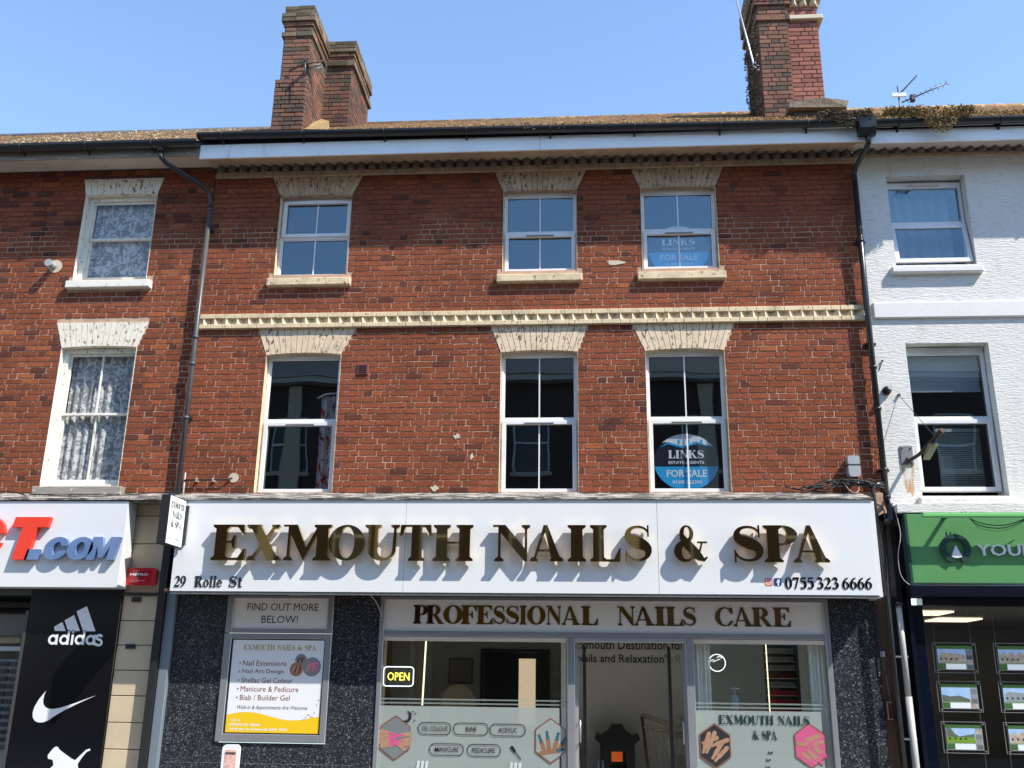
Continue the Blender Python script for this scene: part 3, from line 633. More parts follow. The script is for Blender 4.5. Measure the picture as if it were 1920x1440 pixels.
for i, ((a,b),(c,d),(e,f)) in enumerate(zip(WX, ARL, ARU)):
    voussoirs(B, 'creamarch', a, b, c, d, LO[1]-.03, 6.118, .028, 15, i)
    voussoirs(B, 'creamarch_shade', a, b, e, f, UP[1]-.03, 8.438, .02, 15, i+5)
def reveals(parent, m, x0, x1, z0, z1, y1=.13):
    e = .004
    G().box(x0, x0+e, -.010, y1, z0, z1).build('reveal_paint', m, parent); G().box(x1-e, x1, -.010, y1, z0, z1).build('reveal_paint', m, parent)
for a, b in WX: reveals(B, 'cream', a, b, UP[0], UP[1]-.03); reveals(B, 'cream', a, b, LO[0], LO[1]-.03)
for a, b in WX:
    G().bbox(a-.07, b+.07, -.085, .12, 6.735, 6.840, .008).build('sill', 'cream', B)
    G().bbox(a, b, .09, .12, 6.836, 6.925, .004).build('sill_upstand', 'cream', B)
def upvc_window(parent, x0, x1, z0, z1, zt, opener, bar, vent=True, glassm='glass', yf=.10, top_depth=.05, hd=.05):
    """frame with transom at zt; opener 'low'|'top' sash is thicker"""
    f = G(); w = .032; d = yf+.06
    W = G().bbox(x0, x0+w, yf, d, z0, z1).bbox(x1-w, x1, yf, d, z0, z1).bbox(x0+w, x1-w, yf, d, z1-hd, z1).bbox(x0+w, x1-w, yf, d, z0, z0+.03).bbox(x0+w, x1-w, yf+.001, d, zt-.02, zt+.02).build('window', 'upvc', parent)
    for (c, e, kind) in ((z0+.03, zt-.02, 'low'), (zt+.02, z1-hd, 'top')):
        t = .052 if kind == opener else .018; yy = yf-.022 if kind == opener else yf+.012
        xa, xb = (x0+w-.012, x1-w+.012) if kind == opener else (x0+w, x1-w)
        ca, ea = (c-(.026 if kind == 'low' else .010), e+.010) if kind == opener else (c, e)
        s = G().bbox(xa, xa+t, yy, yf+.045, ca, ea).bbox(xb-t, xb, yy, yf+.045, ca, ea).bbox(xa+t, xb-t, yy, yf+.045, ea-t, ea).bbox(xa+t, xb-t, yy, yf+.045, ca, ca+t)
        s.build('sash', 'upvc', W)
        G().rect(xa+t, xb-t, ca+t, ea-t, yf+.028).build('pane', glassm, W)
        if bar: G().box((xa+xb)/2-.009, (xa+xb)/2+.009, yf+.018, yf+.026, ca+t, ea-t).build('glazing_bar', 'upvc', W)
        G().box(xa+t, xa+t+.005, yf+.022, yf+.03, ca+t, ea-t).box(xb-t-.005, xb-t, yf+.022, yf+.03, ca+t, ea-t).box(xa+t+.005, xb-t-.005, yf+.022, yf+.03, ea-t-.006, ea-t).box(xa+t+.005, xb-t-.005, yf+.022, yf+.03, ca+t, ca+t+.005).build('gasket', 'black', W)
        if kind == opener and vent and opener == 'low':
            G().bbox((xa+xb)/2-.19, (xa+xb)/2+.19, yy-.018, yy, ea-t+.008, ea-t+.024, .003).build('trickle_vent', 'greyprint', W)
    return W
for i, (a, b) in enumerate(WX):
    upvc_window(B, a+.006, b-.006, UP[0]+.006, UP[1]-.012, 7.525, 'top' if i == 0 else 'low', True)
    upvc_window(B, a+.006, b-.006, LO[0]+.002, LO[1]-.008, 4.84, 'low', i != 0)
    G().box(a+.004, b-.004, .085, .12, UP[1]-.025, UP[1]-.001).build('head_trim', 'upvcd', B); G().box(a+.004, b-.004, .085, .12, LO[1]-.02, LO[1]-.001).build('head_trim', 'upvcd', B)
# rooms
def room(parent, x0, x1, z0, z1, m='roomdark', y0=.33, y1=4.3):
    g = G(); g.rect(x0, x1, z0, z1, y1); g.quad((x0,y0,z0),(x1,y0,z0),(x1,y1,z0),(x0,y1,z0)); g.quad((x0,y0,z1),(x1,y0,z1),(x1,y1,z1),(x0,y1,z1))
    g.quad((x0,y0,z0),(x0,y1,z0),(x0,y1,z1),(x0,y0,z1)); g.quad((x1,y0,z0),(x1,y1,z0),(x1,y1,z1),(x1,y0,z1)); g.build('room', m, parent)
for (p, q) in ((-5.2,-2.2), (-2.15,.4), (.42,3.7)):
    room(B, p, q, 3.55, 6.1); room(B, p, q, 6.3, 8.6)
# patterned curtain in the lower left window
def curtain(parent, x0, x1, z0, z1, y, m, waves, amp=.03, name='curtain'):
    g = G(); n = waves*6; g.smooth = True
    vs = []
    for k in range(n+1):
        t = k/n; x = x0+(x1-x0)*t; yy = y+amp*math.sin(t*waves*2*math.pi)+.01*math.sin(t*17)
        vs += [(x, yy, z0), (x, yy, z1)]
    g.add(vs, [(2*k, 2*k+2, 2*k+3, 2*k+1) for k in range(n)]); return g.build(name, m, parent)
tag(curtain(None, -3.56, -3.27, 3.9, 5.28, .42, 'redcloth', 3), 'red, white and black patterned curtain gathered inside the lower left window of the brick building', 'curtain')
g = G(); g.tube([(-3.62,.42,5.26),(-3.5,.40,5.31),(-3.26,.38,5.32)], .014, 6); tag(g.build('curtain_rail', 'upvc', None), 'white curved rail carrying the red patterned curtain', 'curtain rail')
# soffit, fascia, gutter
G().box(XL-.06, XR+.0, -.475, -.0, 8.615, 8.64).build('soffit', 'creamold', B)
x = XL-.06; k = 0
for xa, xb in ((XL-.06, -.545), (-.535, XR+.06)):
    G().bbox(xa, xb, -.50, -.475, 8.485, 8.70, .004).build('fascia_board', 'fascia', B)
G().box(-.556, -.522, -.506, -.501, 8.485, 8.70).build('fascia_joint', 'upvc', B)
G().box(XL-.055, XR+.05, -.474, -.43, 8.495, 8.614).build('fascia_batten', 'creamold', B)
def gutter(parent, x0, x1, z, y, r=.062, name='gutter', m='gutter', br=1.0, brn='gutter_bracket', z1=None):
    g = G(); n = 9; vs = []; za = z; zb = z if z1 is None else z1
    for xx, z in ((x0, za), (x1, zb)):
        for k in range(n+1):
            a = math.pi+math.pi*k/n; vs.append((xx, y+r*math.cos(a), z+r*1.1*math.sin(a)))
        for k in range(n+1):
            a = 2*math.pi-math.pi*k/n; vs.append((xx, y+(r-.006)*math.cos(a), z+(r-.006)*1.1*math.sin(a)))
    N = 2*(n+1); g.add(vs, [(k, (k+1)%N, (k+1)%N+N, k+N) for k in range(N)]+[tuple(range(N)), tuple(range(N,2*N))]); o = g.build(name, m, parent)
    xx = x0+.35
    while xx < x1:
        z = za+(zb-za)*(xx-x0)/(x1-x0); q = G(); pts = [(xx, y+(r+.006)*math.cos(a), z+(r+.006)*1.1*math.sin(a)) for a in [math.pi+math.pi*k/8 for k in range(9)]]
        q.tube(pts+[(xx, y+r+.012, z+.01)], .010, 5); q.box(xx-.012, xx+.012, y+r-.005, y+r+.02, z-.12, z+.01); q.build(brn, m, parent); xx += br
    return o
gutter(B, XL-.075, XR+.1, 8.812, -.585, r=.068, br=1.14, z1=8.732)
G().box(XL-.05, XR+.05, -.498, -.47, 8.701, 8.78).build('gutter_board', 'gutter', B)
# roof: overlapping tile courses
def roof(parent, x0, x1, y0, z0, slope, rows, gauge=.17, m='roof', seed=1):
    g = G(); rnd = random.Random(seed); c = 1/math.sqrt(1+slope*slope)
    for r in range(rows):
        ya = y0+r*gauge*c; za = z0+r*gauge*c*slope; L = gauge*1.25*c; x = x0-(r % 2)*.13
        while x < x1:
            w = .26; j = rnd.uniform(-.006,.010); e0, e1 = max(x, x0)+.003, min(x+w, x1)-.003
            if e1 > e0+.02: g.add([(e0,ya,za+j),(e1,ya,za+j+rnd.uniform(-.004,.004)),(e1,ya+L,za+L*slope-.02),(e0,ya+L,za+L*slope-.02),(e0,ya,za-.018),(e1,ya,za-.018)], [(0,1,2,3),(4,5,1,0)])
            x += w
    return g.build('roof', m, parent, kind='stuff')
RS = .682
roof(B, XL-.05, XR, -.53, 8.80, RS, 26, seed=2)
yr = -.53+26*.17/math.sqrt(1+RS*RS); zr = 8.80+(yr+.53)*RS
G().tube([(XL-.05, yr, zr-.06), (XR+9, yr, zr-.06)], .08, 8).build('ridge', 'roof', B)
G().quad((XL-.05,-.50,8.77),(XR,-.50,8.77),(XR,yr,zr-.08),(XL-.05,yr,zr-.08)).build('roof_underlay', 'roof', B)
# ledge over the shop sign
def ledge(parent, x0, x1, seed, yb=0, yf=-.50, zb=3.858, zf=3.70):
    rnd = random.Random(seed); x = x0
    while x < x1:
        w = rnd.uniform(1.0, 1.6); e = min(x+w, x1)
        j = rnd.uniform(-.004,.004)
        G().prismx([(yb,zb+j),(yf+.03,zf+.012+j),(yf-.02,zf+.004+j),(yf-.02,zf-.022),(yb,zf-.03)], x+.002, e-.002).build('ledge_lead', 'lead', parent); x = e
ledge(B, XL, 3.42, 4)
# side cheeks of the wall top down to shop level
G().box(XL+.005, XR-.005, .01, .3, 2.6, 3.5).build('shop_lintel', 'mortarU', B)
# vent, alarm stub
v = G().bbox(-2.985, -2.835, -.03, .0, 5.45, 5.60, .006).build('air_vent', 'maroon', B)
for k in range(4): G().box(-2.965, -2.855, -.036, -.031, 5.475+k*.03, 5.487+k*.03).build('louvre', 'blackmetal', v)

# ------------------------------------------------------------------ chimneys
def chimney(parent, x0, x1, y0, y1, z0, z1, caps, m='brickC', seed=3, step=None):
    """stack with brick courses on front and both sides; caps: (z0,z1,out)"""
    P = G().box(x0, x1, y0, y1, z0, z1).build('chimney', 'mortarU', parent)
    g = G(); rnd = random.Random(seed)
    def face(u0, u1, plane):
        def cb(a, b, c, d, t, s, r):
            h = G(); brick_geo(h, a, b, c, d, 0, .012, t, r)
            vs = []
            for (px, py, pz) in h.v:
                if plane == 'f': vs.append((px, y0+py, pz))
                elif plane == 'r': vs.append((x1-py, y0+px, pz))
                else: vs.append((x0+py, y0+px, pz))
            g.add(vs, h.f, t)
        lay(u0, u1, z0, int((z1-z0)/.077), .077, [], 0, seed+ord(plane), cb, .35, .03, J=.004)
    face(x0, x1, 'f'); face(0, y1-y0, 'r'); face(0, y1-y0, 'l')
    g.build('brickwork', m, P, kind='stuff', tone=True)
    for (a, b, o, mm) in caps:
        n = max(1, round((b-a)/.075)); q = G()
        for k in range(n):
            za, zb = a+(b-a)*k/n, a+(b-a)*(k+1)/n
            for (s0, s1, pl) in ((x0-o, x1+o, 'f'), (y0-o, y1+o, 'r'), (y0-o, y1+o, 'l')):
                s = s0
                while s < s1-.01:
                    e = min(s+.23, s1); e = s1 if s1-e < .06 else e
                    jj = rnd.uniform(0,.008); t = tone_of(rnd, 0, .3, .05)
                    if pl == 'f': q.bbox(s+.003, e-.003, y0-o-jj, y0, za+.003, zb-.003, .006, t)
                    elif pl == 'r': q.box(x1, x1+o+jj, s+.003, e-.003, za+.003, zb-.003, t)
                    else: q.box(x0-o-jj, x0, s+.003, e-.003, za+.003, zb-.003, t)
                    s = e
        q.box(x0-o+.01, x1+o-.01, y0-o+.01, y1+o-.01, a+.002, b-.002, .3)
        q.build('corbel', mm, P, tone=True)
    return P
M['stonecap'] = brick_mat('lichened_coping', (.09,.075,.05), (.17,.13,.085), (.28,.22,.13), .5)
c1 = chimney(B, -4.77, -4.33, .95, 1.85, 9.5, 12.10, [(11.54,11.63,.035,'stonecap'),(11.74,11.82,.025,'brickC'),(11.82,11.98,.055,'stonecap'),(11.98,12.14,.02,'stonecap')], seed=21)
G().box(-4.845, -4.771, .96, 1.80, 9.5, 10.72).build('flue_offset', 'mortarU', c1)
q = G(); rnd = random.Random(9)
lay(-4.85, -4.34, 9.5, 16, .077, [], 0, 44, lambda a,b,c,d,t,s,r: brick_geo(q, a, b, c, d, .94, .03, t*.5, r), .45, .02)
q.build('brickwork', 'brickC', c1, kind='stuff', tone=True)
c2 = chimney(B, -4.365, -3.87, 1.87, 3.1, 9.6, 12.12, [(11.60,11.70,.05,'stonecap'),(11.80,11.88,.025,'brickC'),(11.88,12.10,.05,'stonecap')], seed=22)
c3 = chimney(B, 2.80, 3.25, .92, 1.95, 9.4, 12.4, [(11.50,11.60,.035,'brickC'),(11.78,11.9,.05,'brickC'),(11.98,12.4,.07,'stonecap')], seed=23)
c4 = chimney(B, 3.262, 3.72, .97, 1.95, 9.4, 12.5, [], 'brickN', seed=24)
G().bbox(3.25, 3.80, .90, 1.2, 11.52, 11.60, .01).build('stone_band', 'stucco', c4); G().bbox(3.25, 3.80, .88, 1.2, 11.88, 11.95, .01).build('stone_band', 'stucco', c4)
G().bbox(3.23, 3.84, .85, 1.2, 12.0, 12.5, .01).build('stone_band', 'stucco', c4)
for k in range(3): G().prism3(3.30+k*.155, .15, 11.78, 11.875, .10, .97).build('chimney_tooth', 'beige', c4)
for k in range(4): G().prism3(2.80+k*.115, .112, 11.905, 11.975, .10, .92).build('chimney_tooth', 'stonecap', c3)
# flashing / coping block beside right chimney
rnd = random.Random(3)
P = G().bbox(3.16, 3.78, .60, 1.2, 9.35, 9.72, .01).build('parapet_block', 'brickC', B)
G().add([(3.07,.50,9.68),(3.90,.50,9.66),(3.94,1.2,9.66),(3.07,1.2,9.68),(3.09,.52,9.80),(3.62,.50,9.82),(3.95,.55,9.80),(3.95,1.2,9.80),(3.09,1.2,9.80)], [(0,1,2,3),(0,4,5,6,1),(4,8,7,6,5),(1,6,7,2),(0,3,8,4)]).build('parapet_coping', 'dryweed', B)
# yellow flaunching at left chimney foot
G().add([(-4.34,.93,9.82),(-3.9,.93,9.80),(-4.2,1.86,10.55),(-4.33,1.86,10.6),(-4.33,1.4,10.25)], [(0,1,2,4),(4,2,3)]).build('mortar_fillet', 'moss', B)

# ================================================================== LEFT BUILDING
LB = thing('brick_building', 'darker red brick building at the left with old sash windows and lace curtains', 'building', (-7.4, 0, 0))
LX0 = -12.0; LXR = -5.245
LW = (-7.14,-6.07); LUP = (6.90, 8.24); LLO = (3.94, 5.905)
holes = [(*LW,*LUP),(*LW,*LLO),(-11.2,-10.1,*LUP),(-11.2,-10.1,*LLO)]
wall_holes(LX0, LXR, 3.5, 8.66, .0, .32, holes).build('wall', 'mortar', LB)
blk = [(*LW,*LW,*LUP),(*LW,*LW,*LLO),(*LW,-7.26,-5.945,LLO[1],6.255),(*LW,-7.20,-6.0,LUP[1],8.485),(-7.19,-5.97,-7.19,-5.97,3.9,3.94),(-7.19,-5.97,-7.19,-5.97,6.74,6.9),
       (-11.2,-10.1,-11.2,-10.1,*LUP),(-11.2,-10.1,-11.2,-10.1,*LLO)]
brickwork(LB, 'brickL', -9.1, LXR, 3.86, 60, .0793, blk, 0, 31, 300, .13, .05)
voussoirs(LB, 'whitearch', *LW, -7.26, -5.945, LLO[1]-.02, 6.25, .02, 15, 40)
voussoirs(LB, 'whitearch', *LW, -7.20, -6.0, LUP[1]-.02, 8.48, .012, 12, 41)
G().bbox(-7.185, -5.975, -.10, .16, 6.745, 6.85, .008).build('sill', 'oldwhite', LB)
G().bbox(-7.185, -5.985, -.10, .16, 3.825, 3.935, .008).build('sill', 'oldwood', LB)
def sash_window(parent, x0, x1, z0, z1, zm, bar, m='oldwhite', y=.10):
    W = G().bbox(x0, x0+.07, y-.02, y+.09, z0, z1).bbox(x1-.04, x1, y-.02, y+.09, z0, z1).bbox(x0+.07, x1-.04, y-.02, y+.09, z1-.06, z1).bbox(x0+.07, x1-.04, y-.03, y+.09, z0, z0+.05).build('window', m, parent)
    a, b = x0+.07, x1-.04
    for (c, e, yy) in ((zm-.02, z1-.06, y+.02), (z0+.05, zm+.02, y+.05)):
        G().bbox(a, a+.035, yy, yy+.03, c, e).bbox(b-.035, b, yy, yy+.03, c, e).bbox(a+.035, b-.035, yy-.002, yy+.03, e-.035, e).bbox(a+.035, b-.035, yy-.002, yy+.03, c, c+(.035 if c > z0+.1 else .08)).build('sash', m, W)
        G().rect(a+.03, b-.03, c+.03, e-.03, yy+.018).build('pane', 'glassold', W)
        if bar: G().box((a+b)/2-.011, (a+b)/2+.011, yy+.004, yy+.028, c+.03, e-.03).build('glazing_bar', m, W)
    return W
sash_window(LB, LW[0]+.004, LW[1]-.004, LUP[0]-.03, LUP[1]-.01, 7.58, False)
sash_window(LB, LW[0]+.004, LW[1]-.004, LLO[0]+.0, LLO[1]-.01, 4.97, True)
for (z0, z1) in (LUP, LLO): reveals(LB, 'oldwhite', *LW, z0, z1, .09)
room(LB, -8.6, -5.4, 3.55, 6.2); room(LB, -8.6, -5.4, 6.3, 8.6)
tag(curtain(None, -7.05, -6.12, 6.93, 8.15, .215, 'lace', 7, .018, 'net_curtain'), 'white lace net curtain in the upper sash window of the left building', 'curtain', 'lace curtains of the left building')
tag(curtain(None, -7.05, -6.12, 3.98, 5.84, .215, 'lace', 8, .018, 'net_curtain'), 'long white lace net curtain in the taller lower sash window of the left building', 'curtain', 'lace curtains of the left building')
for k in range(8):
    xa = LX0+k*.86; 
    if xa < LXR-.01: G().box(xa+.003, min(xa+.857, LXR-.02), -.46, -.0, 8.64, 8.66).build('soffit_board', 'soffitw', LB)
G().bbox(LX0, LXR-.05, -.49, -.46, 8.545, 8.70, .004).build('fascia_board', 'oldwood', LB)
gutter(LB, LX0, LXR-.06, 8.715, -.575, r=.085, br=.95)
G().box(LX0, LXR-.05, -.488, -.46, 8.701, 8.78).build('gutter_board', 'gutter', LB)
roof(LB, LX0, LXR-.06, -.52, 8.775, RS, 25, seed=6, m='roof')
yl = -.52+25*.17/math.sqrt(1+RS*RS); zl = 8.775+(yl+.52)*RS
G().tube([(LX0-3, yl, zl-.04), (LXR-.06, yl, zl-.04)], .07, 8).build('ridge', 'slate', LB)
G().quad((LX0,-.49,8.75),(LXR-.06,-.49,8.75),(LXR-.06,yl,zl-.08),(LX0,yl,zl-.08)).build('roof_underlay', 'slate', LB)
ledge(LB, LX0, LXR-.02, 8, zb=3.86, zf=3.735, yf=-.30)
# waste pipe stub with round cap
t = thing('pipe_stub', 'short grey round pipe stub sticking out of the brick beside the upper lace-curtained window', 'pipe', (-7.44, 0, 7.14))
G().tube([(-7.44,.0,7.11),(-7.44,-.13,7.10)], .045, 12).build('pipe', 'greybox', t); G().tube([(-7.44,-.13,7.10),(-7.44,-.17,7.10)], .055, 12).build('cap', 'greybox', t)
G().tube([(-7.42,-.001,7.11),(-7.42,-.014,7.11)], .10, 12).build('mortar_collar', 'stucco', t)

# ================================================================== RIGHT BUILDING
RB = thing('rendered_building', 'white rough-rendered building at the right with two deep-set white windows', 'building', (5.5, 0, 0))
RX0, RX1 = 3.755, 12.0
RW = (4.165, 5.20); RUP = (6.90, 8.225); RLO = (3.815, 5.805)
holes = [(*RW,*RUP),(*RW,*RLO),(7.6,8.6,*RUP),(7.6,8.6,*RLO)]
wall_holes(RX0, RX1, 3.5, 8.62, -.012, .32, holes).build('wall', 'render', RB)
G().bbox(3.80, RX1, -.055, -.012, 6.145, 6.36, .01).build('string_band', 'renderband', RB)
G().bbox(4.08, 5.245, -.10, .14, 6.765, 6.85, .012).build('sill', 'renderband', RB); G().bbox(4.10, 5.26, -.10, .14, 3.685, 3.785, .018).build('sill', 'render', RB)
upvc_window(RB, RW[0]+.01, RW[1]-.01, RLO[0]+.08, RLO[1]-.01, 4.83, 'low', False, yf=.14, vent=False, hd=.09)
Wr = G().bbox(4.175, 4.21, .14, .2, 6.91, 8.20).bbox(5.155, 5.19, .14, .2, 6.91, 8.20).bbox(4.21, 5.155, .14, .2, 8.11, 8.20).bbox(4.21, 5.155, .14, .2, 6.91, 6.96).bbox(4.21, 5.155, .139, .2, 7.55, 7.60).build('window', 'upvc', RB)
G().rect(4.21, 5.155, 7.60, 8.11, .17).build('pane', 'glass', Wr)
def tilted():
    z1, z0 = 7.545, 6.955; a = math.radians(9); g = G(); w = .055
    def T(x, u, v): # u depth behind sash plane, v down from hinge
        return (x, .115-math.sin(a)*v+u*math.cos(a), z1-math.cos(a)*v-u*math.sin(a)*0)
    H = z1-z0; xa, xb = 4.185, 5.18
    def bar(x0, x1, v0, v1): g.add([T(x0,0,v0),T(x1,0,v0),T(x1,0,v1),T(x0,0,v1),T(x0,.045,v0),T(x1,.045,v0),T(x1,.045,v1),T(x0,.045,v1)], [(0,1,2,3),(4,7,6,5),(0,4,5,1),(1,5,6,2),(2,6,7,3),(3,7,4,0)])
    bar(xa, xa+w, 0, H); bar(xb-w, xb, 0, H); bar(xa+w, xb-w, 0, w); bar(xa+w, xb-w, H-w, H)
    g.build('sash', 'upvc', Wr)
    G().quad(T(xa+w,.02,w),T(xb-w,.02,w),T(xb-w,.02,H-w),T(xa+w,.02,H-w)).build('pane', 'glass', Wr)
tilted()
for z in (8.15, 5.735): G().bbox(4.46, 4.90, .112, .139, z-.014, z+.014, .004).build('trickle_vent', 'upvcd', RB)
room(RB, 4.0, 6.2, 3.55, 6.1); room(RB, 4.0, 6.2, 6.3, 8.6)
tag(curtain(None, 4.25, 5.1, 7.0, 8.1, .42, 'netplain', 5, .04, 'net_curtain'), 'plain net curtain behind the upper window of the white rendered building', 'curtain')
t = thing('window_blind', 'slatted blind behind the lower window of the white rendered building', 'blind', (4.75, .3, 4.0))
G().box(4.52, 5.06, .28, .32, 4.70, 4.74).build('head_rail', 'blinds', t)
for k in range(26): G().quad((4.52,.285,4.68-k*.027),(5.06,.285,4.68-k*.027),(5.06,.31,4.665-k*.027),(4.52,.31,4.665-k*.027)).build('slat', 'blinds', t)
G().box(4.21, 5.13, .24, .26, 5.22, 5.72).build('roller_blind', 'netplain', RB)
# rust stain patch
def rustmat():
    m = bpy.data.materials.new('rust_run'); m.use_nodes = True; n, l = m.node_tree.nodes, m.node_tree.links
    b = n['Principled BSDF']; b.inputs['Base Color'].default_value = (.62,.30,.08,1); b.inputs['Roughness'].default_value = .9
    tc = n.new('ShaderNodeTexCoord'); mp = n.new('ShaderNodeMapping'); mp.inputs['Scale'].default_value = (22,1,3); l.new(tc.outputs['Object'], mp.inputs[0])
    t = n.new('ShaderNodeTexNoise'); t.inputs['Scale'].default_value = 1; t.inputs['Detail'].default_value = 6; l.new(mp.outputs[0], t.inputs[0])
    r = n.new('ShaderNodeMapRange'); r.inputs[1].default_value = .42; r.inputs[2].default_value = .7; r.inputs[3].default_value = 0; r.inputs[4].default_value = .85; l.new(t.outputs[0], r.inputs[0]); l.new(r.outputs[0], b.inputs['Alpha'])
    return m
M['rustrun'] = rustmat(); shape([('+', [(3.955,4.20),(3.95,4.12),(3.975,4.05),(3.965,3.96),(3.985,3.90),(3.99,3.84),(4.03,3.87),(4.045,3.80),(4.07,3.86),(4.085,3.93),(4.08,4.0),(4.105,4.08),(4.10,4.20)])], 'rustrun', RB, 'rust_stain', -.0155)
G().box(XR+.001, RX1, -.475, -.013, 8.615, 8.64).build('soffit', 'soffitw', RB)
G().bbox(XR+.065, RX1, -.50, -.475, 8.455, 8.65, .004).build('fascia_board', 'fascia', RB)
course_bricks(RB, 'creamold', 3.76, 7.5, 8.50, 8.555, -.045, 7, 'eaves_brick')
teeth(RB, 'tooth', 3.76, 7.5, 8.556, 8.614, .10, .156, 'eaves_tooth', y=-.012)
gutter(RB, XR+.11, RX1, 8.722, -.585, r=.068, br=1.3)
G().box(XR+.06, RX1, -.498, -.47, 8.651, 8.74).build('gutter_board', 'gutter', RB)
roof(RB, XR+.003, RX1, -.53, 8.78, RS, 26, seed=9)
G().quad((XR,-.50,8.75),(RX1,-.50,8.75),(RX1,yr,zr-.08),(XR,yr,zr-.08)).build('roof_underlay', 'roof', RB)
G().box(RX0, RX1, -.30, .0, 3.56, 3.66).build('shop_ledge', 'render', RB)

# ================================================================== DOWNPIPES
def collar(g, x, y, z, r): g.tube([(x,y,z-.02),(x,y,z+.02)], r, 12)
t = thing('downpipe', 'grey downpipe with an offset top running down between the two brick buildings', 'downpipe', (-5.22, -.1, 2.6))
G().tube([(-5.83,-.57,8.66),(-5.83,-.57,8.56)], .045, 12).build('outlet', 'gutter', t)
G().tube([(-5.83,-.57,8.57),(-5.82,-.55,8.49),(-5.76,-.49,8.43),(-5.34,-.16,8.24),(-5.25,-.11,8.14),(-5.225,-.10,8.02),(-5.225,-.10,7.9)], .034, 12).build('offset_bend', 'gutter', t)
G().tube([(-5.225,-.10,7.9),(-5.215,-.10,3.62)], .033, 12).build('pipe', 'pipegrey', t)
for z in (7.9, 5.98, 5.60, 4.85): q = G(); collar(q, -5.22, -.10, z, .041); q.build('collar', 'pipegrey', t)
for z in (7.6, 4.86): G().box(-5.27, -5.17, -.07, .0, z-.02, z+.02).build('bracket', 'blackmetal', t)
G().tube([(-5.165,-.05,4.12),(-5.165,-.05,3.68)], .012, 8).build('thin_pipe', 'pipewhite', t)
t = thing('downpipe', 'black downpipe with a hopper running down between the brick and the white building', 'downpipe', (3.72, -.1, 2.0))
G().prismx([(-.68,8.76),(-.503,8.76),(-.503,8.60),(-.53,8.53),(-.60,8.53),(-.66,8.60)], 3.68, 3.90).build('hopper', 'pipe', t)
G().tube([(3.80,-.565,8.55),(3.805,-.55,8.43),(3.79,-.47,8.38),(3.73,-.16,8.30),(3.715,-.115,8.22),(3.715,-.11,8.1)], .037, 12).build('offset_bend', 'pipe', t)
G().tube([(3.715,-.11,8.1),(3.70,-.11,6.4),(3.70,-.11,3.70)], .038, 12).build('pipe', 'pipe', t)
for z in (8.2, 7.22, 5.45, 4.90, 4.12, 3.78): q = G(); collar(q, 3.705, -.11, z, .047); q.build('collar', 'pipe', t)
for z in (7.22, 5.78, 4.12): G().box(3.64, 3.78, -.07, .0, z-.014, z+.014).build('bracket', 'blackmetal', t)
G().tube([(3.70,-.11,3.72),(3.71,-.16,3.62),(3.70,-.20,3.50),(3.62,-.22,3.44)], .04, 12).build('junction', 'pipe', t)
G().tube([(3.69,-.12,3.95),(3.56,-.14,3.93),(3.53,-.16,3.86),(3.54,-.18,3.50),(3.56,-.20,2.5),(3.57,-.2,.0)], .026, 10).build('branch_pipe', 'pipe', t)
t = thing('downpipe', 'pale grey pipe standing beside the navy tiled pilaster', 'downpipe', (3.70, -.12, 0))
G().tube([(3.70,-.14,2.48),(3.705,-.14,1.45)], .034, 12).build('pipe', 'pipewhite', t); G().tube([(3.706,-.14,1.46),(3.715,-.14,0)], .040, 12).build('lower_pipe', 'pipewhite', t)
q = G(); collar(q, 3.70, -.14, 2.5, .05); q.build('collar', 'gutter', t)
t = thing('downpipe', 'thin black pipe next to the pale grey pipe', 'downpipe', (3.62, -.1, 0))
G().tube([(3.64,-.10,3.5),(3.60,-.10,1.7),(3.63,-.10,0)], .022, 8).build('pipe', 'pipe', t)
for z in (1.0, 1.9): G().box(3.6, 3.75, -.16, -.0, z-.01, z+.01).build('bracket', 'zinc', t)

# ================================================================== SALON SHOPFRONT
S = thing('shopfront', 'nail salon shopfront with granite panels, aluminium frames and frosted lower windows, under the gold-lettered sign', 'shopfront', (0, 0, 0))
for (a, b) in ((-5.08,-4.43), (-3.085,-2.50), (2.91,3.455)):
    for (c, d) in ((0,.598),(.602,2.56)): G().bbox(a, b, -.03, .1, c, d, .003).build('granite_panel', 'granite', S)
G().bbox(-4.427, -3.088, -.028, .1, 0, .598, .003).build('granite_panel', 'granite', S); G().bbox(-4.427, -3.088, -.028, .1, .602, .83, .003).build('granite_panel', 'granite', S)
G().box(-5.30, -5.205, -.14, .1, 0, 3.66).build('black_post', 'blackmetal', S); G().bbox(-5.20, -5.085, -.10, .1, 0, 2.58, .006).build('side_post', 'bluepost', S)
G().box(3.46, 3.60, .0, .1, 0, 3.7).build('side_wall', 'opbrown', S)
G().box(3.60, 3.80, .02, .1, 0, 3.7).build('side_recess', 'blackmetal', S)
# soffit under sign
G().box(-5.08, 3.45, -.47, .1, 2.565, 2.60).build('soffit', 'opbrown', S)
